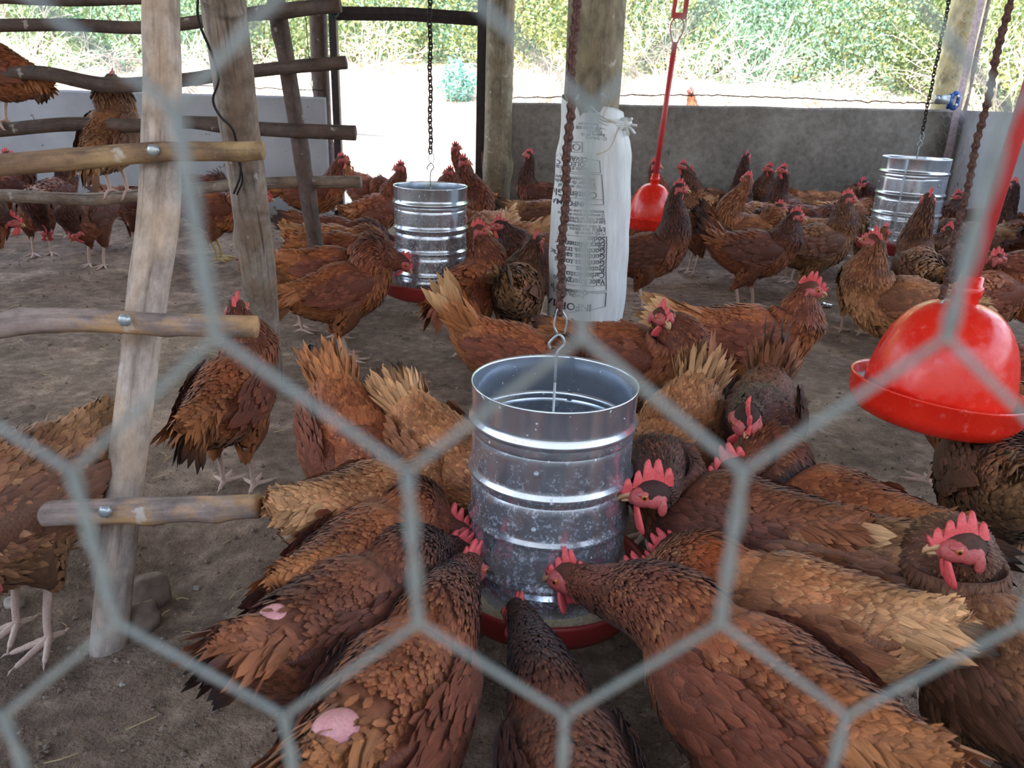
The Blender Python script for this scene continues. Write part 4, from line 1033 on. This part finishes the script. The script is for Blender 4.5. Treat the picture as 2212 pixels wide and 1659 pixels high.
    ct = cb * rng.uniform(0.85, 1.35, m)[:, None]; ct = np.where(lite, ct * 0.45 + np.array(tn[4]) * 0.75, ct)
    if patch:
        pk, pc, pw = patch; w = np.exp(-((u - pk) / pw) ** 2)[:, None]; cb = cb * (1 - w) + np.array(pc) * w; ct = ct * (1 - w) + np.array(pc) * w
    if bare:
        ok = ~((np.abs(u - bare[0]) < bare[1]) & (sa[:, 0] > bare[2]))
        ok |= rng.random(m) < 0.06
    else: ok = np.ones(m, bool)
    lift = rng.normal(0.17 + fluff * 1.2, 0.06 + fluff, m).clip(0.05, 1.2); curl = rng.uniform(0.0, 0.08, m)
    sel = lambda *x: [q[ok] for q in x]
    bs = [feather_batch(*sel(Pp, D, No, L, W, cb, ct, lift, curl))]
    # thigh feathers
    nt = {0: 30, 1: 90, 2: 200, 3: 260}[tier]
    for fx, fy, hip, hock in feet:
        t = rng.random(nt)[:, None]; ax = hip * (1 - t) + hock * t; a = rng.random(nt) * 2 * PI
        o = np.stack([np.cos(a), np.sin(a), np.zeros(nt)], 1); r_ = 0.050 * (1 - t) + 0.013 * t
        dd = np.tile(hock - hip, (nt, 1)); dd /= np.linalg.norm(dd, axis=1)[:, None]; dd = dd - o * 0.25; dd /= np.linalg.norm(dd, axis=1)[:, None]
        cb = tn[3] * rng.uniform(0.7, 1.2, nt)[:, None]
        bs.append(feather_batch(ax + o * r_, dd, o, rng.uniform(.02, .034, nt) * z1, rng.uniform(.010, .016, nt) * z1, cb, cb * 1.2, np.full(nt, .14), np.full(nt, .1)))
    v, f_, c_, g_ = merge(bs)
    tag(link('plumage', mesh('hen_plumage', v, f_, c_, g_, mat=M_FEATH), root), kind='stuff')
    # wings
    for sd_ in (-1, 1):
        nc = {0: 24, 1: 90, 2: 190, 3: 260}[tier]
        def wp(x, z, off=0.0):
            rY = np.interp(x, [-0.19, -0.15, -0.118, -0.06, 0.0, 0.055, 0.10], [.016, .036, .055, .072, .079, .074, .056]) * f
            zz = z / 0.095
            y = rY * np.sqrt(np.clip(1 - zz * zz, 0.12, 1)) + 0.008 + off
            q = np.stack([x, sd_ * y, z - wdrop], -1); return q @ Rp.T + bc
        # shell
        xs = np.linspace(0.082, -0.150, 12); zt = np.interp(xs, [-0.15, -0.08, 0.0, 0.05, 0.082], [0.048, 0.060, 0.066, 0.060, 0.030]); zb = np.interp(xs, [-0.15, -0.08, 0.0, 0.05, 0.082], [0.036, -0.006, -0.036, -0.034, 0.0])
        rows = [wp(xs, zt * (1 - t) + zb * t, 0.006 * math.sin(PI * t) - (0.012 if t in (0, 1) else 0)) for t in (0, 0.15, .35, .55, .75, .9, 1)]
        VV = np.array(rows).reshape(-1, 3); FF = []
        for i in range(6):
            for j in range(11):
                q = [i * 12 + j, i * 12 + j + 1, (i + 1) * 12 + j + 1, (i + 1) * 12 + j]; FF += [[q[0], q[1], q[2]], [q[0], q[2], q[3]]]
        shell = (VV, np.array(FF), np.tile(tn[2] * 0.8, (len(VV), 1)), VV * 20)
        back = np.array([-1, 0, 0.10]) @ Rp.T
        x = 0.085 - 0.17 * rng.random(nc) ** 0.9; t = rng.random(nc)
        zt = np.interp(x, [-0.15, -0.08, 0.0, 0.05, 0.082], [0.048, 0.060, 0.066, 0.060, 0.030]); zb = np.interp(x, [-0.15, -0.08, 0.0, 0.05, 0.082], [0.036, -0.006, -0.036, -0.034, 0.0])
        z = zt * (1 - t) + zb * t
        o = np.tile(np.array([0, sd_, 0.25]), (nc, 1)); o /= np.linalg.norm(o, axis=1)[:, None]
        cb = tn[2] * rng.uniform(0.7, 1.25, nc)[:, None]; ct = cb * rng.uniform(0.9, 1.5, nc)[:, None]
        if patch is None or True:
            dd = np.tile(back, (nc, 1)) + rng.normal(0, 0.10, (nc, 3)); dd /= np.linalg.norm(dd, axis=1)[:, None]
        bw = [shell, feather_batch(wp(x, z, 0.003), dd, o, rng.uniform(.028, .044, nc), rng.uniform(.011, .016, nc), cb, ct, rng.normal(.08, .04, nc), np.full(nc, .15))]
        q = 11; ii = np.arange(q) / (q - 1)
        px_ = 0.01 - 0.075 * ii; pz = 0.050 - 0.075 * (1 - ii) ** 1.0 + 0.0 * ii
        pz = -0.034 + 0.072 * ii
        dd = np.stack([-np.ones(q), -0.10 * sd_ * np.ones(q), 0.38 - 0.42 * ii], 1) @ Rp.T; dd /= np.linalg.norm(dd, axis=1)[:, None]
        cb = tn[2] * rng.uniform(0.75, 1.05, q)[:, None]
        bw.append(feather_batch(wp(px_, pz, 0.004), dd, np.tile(o[0], (q, 1)), np.full(q, .112) - 0.02 * ii, np.full(q, .018), cb, cb * 1.25, np.full(q, .03), np.full(q, .03)))
        v, f_, c_, g_ = merge(bw)
        link('wing', mesh('hen_wing', v, f_, c_, g_, mat=M_FEATH), root)
    # tail
    te = math.radians(tail[0]); q = 14
    tc = {'black': (tn[4] * .8, BLACK), 'buff': (tn[4], BUFF), 'rust': (tn[1] * 1.1, tn[1] * 0.8), 'cream': (BUFF, CREAM)}[tail[1]]
    ii = (np.arange(q) - (q - 1) / 2) / (q / 2); side = np.where(np.arange(q) % 2 == 0, 1, -1)
    e = te - 0.34 * np.abs(ii) * 1.6 + 0.1
    dd = np.stack([-np.cos(e), side * 0.13 * (0.4 + np.abs(ii)) + rng.normal(0, .05, q), np.sin(e)], 1) @ Rp.T; dd /= np.linalg.norm(dd, axis=1)[:, None]
    oo = np.stack([-0.2 * np.sin(e), side * 1.0, np.full(q, .35)], 1) @ Rp.T
    tb = np.stack([-0.155 + 0 * ii, side * 0.012, 0.062 - 0.020 * np.abs(ii)], 1) @ Rp.T + bc
    cbt = np.tile(tc[0], (q, 1)) * rng.uniform(.8, 1.1, q)[:, None]; ctt = np.tile(tc[1], (q, 1)) * rng.uniform(.8, 1.15, q)[:, None]
    tl = tail[2] if len(tail) > 2 else 1.0
    bt = [feather_batch(tb, dd, oo, rng.uniform(.105, .145, q) * tl, np.full(q, .028), cbt, ctt, np.full(q, .02), rng.uniform(.05, .16, q))]
    q2 = {0: 20, 1: 60, 2: 150, 3: 220}[tier]; a = rng.uniform(-1.9, 1.9, q2); e = te * rng.uniform(0.2, 1.0, q2) 
    dd = np.stack([-np.cos(e), 0.35 * np.sin(a), np.sin(e)], 1); dd /= np.linalg.norm(dd, axis=1)[:, None]; dd = dd @ Rp.T
    oo = np.stack([np.zeros(q2), np.sin(a), np.cos(a)], 1) @ Rp.T
    rad = rng.uniform(0.2, 1, q2)
    tb = np.stack([-0.105 - 0.060 * rng.random(q2), 0.036 * np.sin(a) * rad, 0.050 + 0.026 * np.cos(a) * rad], 1) @ Rp.T + bc
    cbt = tn[4] * rng.uniform(.75, 1.2, q2)[:, None]
    bt.append(feather_batch(tb, dd, oo, rng.uniform(.055, .095, q2) * (.5 + .5 * tl), rng.uniform(.009, .015, q2), cbt, cbt * rng.uniform(.8, 1.4, q2)[:, None], rng.uniform(.03, .3, q2), rng.uniform(.05, .3, q2)))
    v, f_, c_, g_ = merge(bt)
    link('tail', mesh('hen_tail', v, f_, c_, g_, mat=M_FEATH), root)
    # head parts
    fx = Vector(hf); upv = Vector((0, 0, 1)) - fx * fx.z
    if upv.length < 0.15: upv = Vector((-1, 0, 0)) - fx * (-fx.x)
    upv.normalize(); ly_ = upv.cross(fx)
    M = Matrix(((fx.x, ly_.x, upv.x, hv[0]), (fx.y, ly_.y, upv.y, hv[1]), (fx.z, ly_.z, upv.z, hv[2]), (0, 0, 0, 1)))
    M = M @ Matrix.Scale(1.2, 4)
    link('comb', COMBS[random.randrange(4)], root, M=M @ Matrix.Diagonal((comb, 1, comb, 1)))
    link('face_skin', FACE, root, M=M); link('beak', BEAK, root, M=M)
    for q in (-1, 1):
        link('wattle', WATT[q], root, M=M @ Matrix.Diagonal((comb ** .5, 1, comb, 1))); link('eye', EYE[q], root, M=M)
    if legs:
        for fx_, fy_, hip, hock in feet:
            link('leg', LEGS[(yellow, 1 if base > 0 else 0)], root, M=Matrix.Translation((fx_, fy_, 0)) @ Matrix.Rotation(random.uniform(-.25, .25), 4, 'Z'))
    if bare:
        kx = bare[0] / (len(P) - 1) * (n - 1); i = int(kx); p0 = S[i]; rad = ra[i]
        b = MB(); VV, FF = ellipsoid((0, 0, 0), (bare[3], bare[4], rb[i] * 0.5), 20, 12)
        cN = Nn[i]; cT = T[i]; cB = Bb[i]; pos = p0 + cN * rb[i] * 0.56
        VV = np.array([pos + cT * a + cB * b2 + cN * c2 for a, b2, c2 in VV])
        b.add(VV, FF); o = link('bare_patch', b.mesh('bare_patch', M_PINK), root); o['label'] = 'bare pink skin without feathers'
    return root
# ---------------------------------------------------------------- the flock
FG = 'hens feeding around the nearest feeder'; RG = 'hens standing in the pen'
LP = lambda a, p=-8: (a, p)
# around the nearest feeder
hen('brown hen at the near pan, body stretching to the bottom right, pale vent fluff', (1545, 1440), (1300, 1235), (1238, 1248), look=(150, -18), tone='rust', tail=(-5, 'cream', .8), pit=-4, s=1.03, tier=3, group=FG, zc=.222, reach=.15, hz=0.2, back=.06)
hen('dark hen reaching straight up into the near pan, bald pink crown', (1205, 1600), (1130, 1330), (1108, 1285), look=(110, -35), tone='dark', tail=(10, 'rust'), pit=-8, tier=3, group=FG, zc=.222, comb=.8, hz=0.17, back=.05, s=.84)
hen('hen with pink bare stripe on its back and black tail at the bottom edge', (880, 1480), (990, 1290), (1010, 1225), look=(60, -40), tone='rust', tail=(5, 'black', .7), pit=-6, s=.96, tier=3, group=FG, zc=.222, bare=(1.6, .8, .55, .05, .022), hz=0.2, back=.03)
hen('hen with round pink bald patch on its rump, tail pointing lower left', (745, 1345), (900, 1225), (985, 1190), look=(20, -35), tone='dark', tail=(0, 'black', .65), pit=-5, s=.95, tier=3, group=FG, zc=.222, bare=(1.7, .5, .4, .026, .020), hz=0.18, back=0)
hen('hen with dark wings and a tall notched comb against the near feeder', (800, 1215), (890, 1140), (968, 1140), look=(5, -15), tone='rust', tail=(-12, 'rust', .35), pit=-3, s=.94, tier=3, group=FG, zc=.222, comb=1.1, hz=0.2, back=0)
hen('golden speckled hen with creamy tail end, left of the near feeder', (815, 1105), (920, 1060), (985, 1085), look=(0, -30), tone='light', tail=(-12, 'cream', .32), pit=-5, s=.94, tier=3, group=FG, zc=.222, hz=0.2, back=0)
hen('golden hen with upright frayed tail, partly hidden behind the near feeder', (965, 1010), (1040, 1060), (1075, 1100), look=(-40, -30), tone='light', tail=(46, 'black', .65), pit=-10, tier=3, group=FG, zc=.222, bare=(.8, .4, .3, .02, .018), hz=0.18)
hen('dark red hen head down with its fluffy rump and tail raised, behind the golden hens', (765, 975), (830, 1060), (850, 1110), look=(-50, -50), tone='rust', tail=(44, 'black', .65), pit=-18, tier=3, group=FG, zc=.222, hz=0.12)
hen('pale golden brown fluffy hen with erect ragged tail, right behind the near feeder', (1450, 965), (1385, 1030), (1330, 1060), look=(215, -30), tone='light', tail=(56, 'rust', .8), pit=-14, tier=3, group=FG, zc=.222, fluff=.05, hz=0.18)
hen('hen with large pink face and dark neck pressed to the near feeder', (1570, 1140), (1450, 1090), (1410, 1065), look=(180, -5), tone='dark', tail=(10, 'buff', .7), pit=-4, tier=3, group=FG, zc=.222, comb=1.25, hz=0.3)
hen('hen with a dark neck stain and black tail tip, beak turned to the feeder', (1790, 1125), (1660, 1060), (1580, 1015), look=(190, -22), tone='rust', tail=(8, 'black', .9), pit=-2, tier=3, group=FG, zc=.222, comb=1.15, patch=(6.6, (.025, .018, .018), .5), hz=0.275)
hen('hen with a white fluffy rump tuft, head hidden behind the dark necked hen', (1745, 1215), (1560, 1165), (1445, 1190), look=(185, -40), tone='brown', tail=(0, 'black', .7), pit=-6, s=.98, tier=3, group=FG, zc=.222, patch=(1.2, srgb(222, 196, 166), .35), hz=0.2, back=0)
hen('big orange hen with black flecked neck and black tail tip at the near pan', (1675, 1325), (1500, 1255), (1385, 1245), look=(175, -35), tone='light', tail=(3, 'black', .65), pit=-5, s=.96, tier=3, group=FG, zc=.222, patch=(7.0, srgb(140, 66, 30), .7), hz=0.18, back=.015)
hen('hen with upright comb looking back, bare pink rump towards the camera, at the right edge', (2140, 1425), 98, (2085, 1180), look=(172, -8), tone='brown', tail=(30, 'black', .6), pit=14, s=.93, tier=3, group=RG, hz=.345, comb=1.15, bare=(1.0, .5, .3, .03, .024), fluff=.02)
hen('fluffy brown hen seen from behind below the large red drinker', (2150, 1030), 75, (2230, 900), look=(60, -20), tone='brown', tail=(40, 'buff', .7), pit=-4, tier=2, group=RG, fluff=.06)
hen('hen at the right edge showing a pink face beside the large red drinker', (2255, 830), 185, (2200, 850), look=(185, -20), tone='rust', tail=(30, 'black'), tier=1, group=RG)
hen('ruffled dark golden hen standing behind the lowest perch log', (-5, 1100), 245, (-60, 1260), look=(240, -30), tone='brown', tail=(20, 'black', .6), pit=0, s=1.02, tier=2, group=RG, fluff=.10)
hen('hen seen from behind under the middle perch log with black drooping tail', (502, 850), 82, (512, 668), look=(95, -5), tone='rust', tail=(-25, 'black', .8), pit=18, s=.94, tier=2, group=RG, reach=.1)
# middle of the pen
hen('hen facing the camera with long comb and raised fluffy tail', (1640, 915), (1600, 1060), (1612, 905), look=(262, -30), tone='dark', tail=(62, 'black'), pit=0, tier=2, group=RG, hz=.335, comb=1.1)
hen('large rust hen in profile with tall comb beside the foil scrap', (1615, 735), (1900, 742), (1738, 645), look=(3, -10), tone='rust', tail=(36, 'brownish' if False else 'buff'), pit=4, s=1.06, tier=2, group=RG, comb=1.15)
hen('hen with red comb turning its face to the camera, right of the sack', (1360, 775), 332, (1430, 682), look=(285, -14), tone='rust', tail=(20, 'black'), pit=8, tier=2, group=RG)
hen('rust hen with fanned orange tail directly behind the near feeder', (1120, 775), 350, (1215, 860), look=(340, -40), tone='rust', tail=(62, 'buff', 1.15), pit=-8, s=.95, tier=2, group=RG)
hen('upright hen with red comb standing right of the middle feeder', (1015, 625), 62, (1032, 498), look=(15, -8), tone='rust', tail=(-5, 'rust', .8), pit=20, tier=1, group=RG, reach=.08)
hen('hen from behind with pink bare rump and black tail feathers', (1120, 625), 78, (1158, 522), look=(70, -5), tone='brown', tail=(48, 'black', .8), pit=2, s=.98, tier=1, group=RG, bare=(1.1, .5, .4, .025, .02))
hen('hen with bright red wattles looking back beside the sack', (1160, 555), 200, (1088, 500), look=(195, -8), tone='dark', tail=(30, 'black'), pit=6, tier=1, group=RG)
hen('hen with black upturned tail, head hidden behind the sack', (1185, 470), 355, (1260, 470), tone='brown', tail=(25, 'black'), tier=1, group=RG)
hen('dark upright hen at the wall between the round post and the sack', (1170, 405), 165, (1143, 335), look=(150, 5), tone='dark', tail=(20, 'black'), pit=14, tier=1, group=RG, reach=.07)
hen('hen with head highest in the doorway, beak to the right', (975, 385), 40, (983, 318), look=(0, -8), tone='rust', tail=(10, 'rust'), pit=14, tier=1, group=RG, reach=.06)
hen('hen with beak to the right in front of the highest headed doorway hen', (995, 400), 20, (1000, 350), look=(0, -8), tone='rust', tail=(15, 'rust'), pit=14, tier=1, group=RG, reach=.07, Y=3.95)
hen('hen looking left beside the metal door post', (1000, 430), 150, (972, 372), look=(185, -8), tone='rust', tail=(10, 'black'), pit=14, tier=1, group=RG, reach=.07)
hen('hen behind the middle feeder with brown speckled tail raised', (1045, 500), 240, (1000, 540), tone='light', tail=(35, 'buff'), tier=1, group=RG)
hen('hen with yellowish tail spread, behind the hen with the red comb', (1080, 520), 200, (1010, 560), tone='light', tail=(40, 'buff'), tier=1, group=RG)
# left of the middle feeder
FL = 'hens feeding at the middle feeder'
hen('nearest hen at the middle feeder in profile with black tail', (745, 625), (900, 612), (868, 566), look=(5, -45), tone='rust', tail=(2, 'black'), pit=20, s=1.0, tier=2, group=FL, reach=.2)
hen('second hen at the middle feeder with pink bare tail base', (725, 580), 5, (845, 560), look=(5, -45), tone='rust', tail=(5, 'black', .8), pit=6, tier=1, group=FL, reach=.18, bare=(.6, .5, .2, .02, .02), Y=2.72)
hen('hen with a smooth dark back, third in the row at the middle feeder', (745, 552), 0, (850, 545), look=(0, -45), tone='rust', tail=(8, 'rust', .6), pit=4, tier=1, group=FL, reach=.18)
hen('orange hen with pale tail end, fourth in the row at the middle feeder', (730, 535), 2, (850, 540), look=(0, -45), tone='light', tail=(12, 'cream', .5), pit=2, tier=1, group=FL, reach=.18)
hen('dark hen with broad black tail below the third rack pole', (735, 515), 352, (850, 525), look=(0, -45), tone='dark', tail=(18, 'black', 1.1), pit=0, tier=1, group=FL, reach=.18)
hen('small orange rumped hen half hidden between rack pole and feeding hens', (650, 590), 20, (740, 580), look=(0, -45), tone='light', tail=(5, 'rust', .6), pit=2, s=.9, tier=1, group=FL, reach=.18)
hen('hen twisting its head back, just left of the middle feeder', (815, 455), 45, (866, 362), look=(178, -12), tone='rust', tail=(10, 'black', .8), pit=16, tier=1, group=RG, reach=.09)
hen('hen with erect dark tail in front of the bright doorway', (790, 405), 330, (850, 400), look=(330, -30), tone='rust', tail=(72, 'rust', 1.1), pit=-10, tier=1, group=RG)
hen('hen in profile with red comb at the edge of the doorway', (680, 420), 5, (738, 345), look=(5, -8), tone='rust', tail=(10, 'rust'), pit=10, s=1.05, tier=1, group=RG, reach=.11)
hen('hen half hidden by the weathered rack pole with red face beyond it', (470, 455), 5, (570, 425), look=(0, -15), tone='rust', tail=(15, 'rust'), pit=2, s=1.05, tier=1, group=RG, yellow=1)
hen('hen bending its head to the ground below the lowest dark perch', (190, 470), 262, (162, 500), look=(235, -45), tone='dark', tail=(20, 'rust', .5), pit=-4, tier=2, group=RG)
hen('hen at the left edge showing only a bright red face', (-70, 500), 5, (5, 473), look=(0, -10), tone='dark', tail=(20, 'black'), tier=1, group=RG, comb=1.1)
hen('dark hen at the pale wall with pink comb above the yellow perch', (118, 420), 85, (122, 352), look=(150, 0), tone='dark', tail=(10, 'rust', .7), pit=10, tier=1, group=RG, reach=.08)
hen('dark hen in the corner with red head above the yellow perch end', (12, 410), 60, (14, 335), look=(20, 0), tone='dark', tail=(10, 'rust', .7), pit=10, tier=1, group=RG, reach=.08)
hen('shadowed hen under the left end of the lowest dark perch', (75, 450), 300, (100, 500), look=(300, -40), tone='dark', tail=(15, 'black'), tier=1, group=RG)
hen('dark hen behind the foreground pole near the wall foot', (300, 440), 350, (350, 470), tone='dark', tail=(15, 'black'), tier=0, group=RG)
hen('dark backed hen resting just right of the foreground pole', (425, 410), 20, (480, 400), tone='dark', tail=(15, 'black', .5), tier=0, group=RG)
# on the perches
pz = at(240, 428, 2.90).z + .018
hen('tall hen seen from behind perched on the lowest dark perch', (243, 318), 84, (243, 182), look=(95, -4), tone='brown', tail=(-12, 'rust', .7), pit=46, s=1.0, tier=2, group='hens on the perches', base=pz, Y=2.90, headY=2.98, zc=.205, legsp=(.034, 0, 0))
pz = at(15, 280, 2.84).z + .018
hen('hen perched at the left edge on the perch with its tail drooping', (-12, 178), 178, (-90, 90), look=(180, -5), tone='rust', tail=(-40, 'black', .6), pit=30, s=.95, tier=2, group='hens on the perches', base=pz, Y=2.84, zc=.19, legsp=(.026, 0, 0))
# right part of the pen
hen('tall hen in profile with dark neck, closest to the sack', (1402, 548), 352, (1466, 408), look=(0, -8), tone='dark', tail=(5, 'rust'), pit=22, s=1.0, tier=2, group=RG, reach=.09)
hen('walking hen in profile with buff tail base and black tail tip', (1632, 545), 0, (1718, 468), look=(0, -12), tone='dark', tail=(62, 'black', 1.0), pit=6, s=1.05, tier=2, group=RG, reach=.12, legsp=(.034, .08, -.012))
hen('dark necked hen directly behind the walking hen, upright black tail', (1602, 500), 5, (1682, 450), look=(5, -10), tone='dark', tail=(60, 'black', 1.0), pit=4, s=1.0, tier=1, group=RG)
hen('hen with golden tinted back and raised head, yellow legs', (1765, 530), 12, (1830, 430), look=(5, -8), tone='brown', tail=(0, 'rust', .8), pit=18, s=1.08, tier=2, group=RG, reach=.10, yellow=1, legsp=(.034, .07, -.012))
hen('speckled golden hen with head turned away beside the red drinker', (1945, 662), 168, (1888, 522), look=(120, 0), tone='light', tail=(5, 'buff', .8), pit=14, s=1.08, tier=2, group=RG, reach=.10)
hen('grey brown hen with bare looking back at the far corner feeder', (1885, 500), 50, (1930, 455), look=(50, -40), tone='brown', tail=(0, 'buff', .5), pit=2, tier=1, group=RG)
hen('pale fluffy hen rump under the far corner feeder', (1865, 570), 60, (1910, 500), look=(50, -40), tone='light', tail=(0, 'buff', .5), pit=-8, s=.9, tier=1, group=RG, Y=3.0)
hen('hen from behind stretching its dark neck before the far corner feeder', (1985, 585), 80, (2005, 430), look=(70, 0), tone='brown', tail=(10, 'black', .6), pit=12, s=1.05, tier=1, group=RG, reach=.07)
hen('hen with dark tail right of the stretching hen', (2065, 575), 100, (2050, 500), tone='brown', tail=(30, 'black', .8), pit=0, tier=1, group=RG)
hen('hen behind the small red drinker, beak to the right', (1385, 425), 10, (1413, 358), look=(0, -8), tone='rust', tail=(10, 'rust'), pit=12, tier=1, group=RG, reach=.08, Y=4.5)
hen('hen looking left with black tail, beside the small red drinker', (1530, 410), 178, (1476, 360), look=(182, -6), tone='brown', tail=(32, 'black', .9), pit=12, tier=1, group=RG, reach=.10)
hen('golden necked hen in front of the left looking hen', (1505, 430), 110, (1492, 372), look=(110, 0), tone='light', tail=(0, 'rust', .6), pit=12, tier=1, group=RG, reach=.08)
hen('hen looking right, tallest of those against the grey wall', (1605, 405), 40, (1632, 345), look=(0, -8), tone='rust', tail=(5, 'buff'), pit=16, tier=1, group=RG, reach=.07)
hen('hen with pink comb seen end on behind the tallest wall hen', (1590, 400), 60, (1612, 338), look=(60, 0), tone='dark', tail=(5, 'rust'), pit=14, tier=1, group=RG, reach=.06, Y=4.9)
hen('golden hen facing away, neck up, in the middle of the far flock', (1625, 445), 170, (1615, 388), look=(120, 0), tone='light', tail=(0, 'buff'), pit=14, tier=1, group=RG, reach=.08, Y=3.9)
hen('hen looking left with open feathers beside the grey wall', (1680, 420), 130, (1662, 365), look=(185, -8), tone='brown', tail=(15, 'black'), pit=14, tier=1, group=RG, reach=.07)
hen('narrow dark hen looking left, next in line at the grey wall', (1712, 415), 120, (1692, 368), look=(190, -8), tone='dark', tail=(15, 'black'), pit=14, tier=1, group=RG, reach=.07, Y=4.6)
hen('golden bent hen with ragged feathers under the grey wall', (1745, 438), 180, (1700, 470), tone='light', tail=(15, 'black'), tier=1, group=RG)
hen('long light backed hen stretched towards the far corner feeder', (1800, 440), 0, (1870, 430), look=(0, -40), tone='light', tail=(10, 'buff'), tier=1, group=RG)
hen('second light backed hen feeding at the far corner feeder', (1830, 465), 8, (1890, 460), look=(0, -40), tone='light', tail=(10, 'black'), tier=1, group=RG)
hen('dark red hen preening beside the far corner feeder', (1865, 415), 270, (1865, 395), look=(220, -40), tone='dark', tail=(40, 'rust', .5), tier=1, group=RG)
hen('hen with curled black tail bent forward in the middle of the flock', (1740, 480), 350, (1800, 500), tone='dark', tail=(50, 'black', .9), tier=1, group=RG)
hen('fluffy buff hen with ruffled back in the middle of the flock', (1620, 478), 200, (1570, 500), tone='light', tail=(25, 'black', .7), tier=1, group=RG, fluff=.08)
hen('dark hen bowed behind the tall hen near the sack', (1500, 490), 190, (1450, 520), tone='dark', tail=(20, 'black', .8), tier=1, group=RG)
hen('hen with golden tail mark pointing right in the flock', (1720, 455), 185, (1660, 480), tone='light', tail=(15, 'black', .9), tier=1, group=RG, Y=3.9)
hen('hen with raised head highest near the far corner, beak to the right', (2105, 410), 40, (2117, 335), look=(0, -6), tone='light', tail=(5, 'rust'), pit=16, tier=1, group=RG, reach=.07)
hen('dark hen with curved neck behind the rusty chain', (2060, 400), 20, (2085, 360), look=(20, -30), tone='dark', tail=(10, 'rust'), pit=10, tier=1, group=RG)
hen('hen with red comb looking left beside the rusty chain', (2105, 465), 160, (2070, 425), look=(190, -15), tone='dark', tail=(10, 'black'), tier=1, group=RG)
hen('hen in deep shade right of the rusty chain', (2165, 480), 80, (2170, 430), tone='dark', tail=(15, 'black', .8), tier=1, group=RG)
hen('dark hen behind the near red pipe', (2205, 470), 100, (2190, 400), tone='dark', tail=(15, 'black', .8), pit=10, tier=1, group=RG)
hen('hen with red face looking right behind the near red pipe', (2140, 640), 20, (2152, 560), look=(-5, -12), tone='rust', tail=(5, 'rust'), pit=14, tier=1, group=RG, reach=.09)
hen('hen at the right edge below the red pipe with one red comb tip', (2260, 640), 170, (2208, 585), look=(180, -10), tone='rust', tail=(15, 'black'), tier=1, group=RG)
hen('brown speckled hen bending between corner feeder and pipe', (2085, 520), 190, (2030, 560), tone='brown', tail=(20, 'rust', .8), tier=1, group=RG)
hen('hen hidden behind the large red drinker with its feet showing below', (2075, 845), 100, (2085, 760), tone='rust', tail=(10, 'rust', .6), tier=1, group=RG)
hen('hen crouching outside beyond the grey wall', (1492, 212), 270, (1492, 195), look=(270, -20), tone='light', tail=(40, 'rust', .5), tier=0, group=None, Y=7.4, base=.42, legs=True)
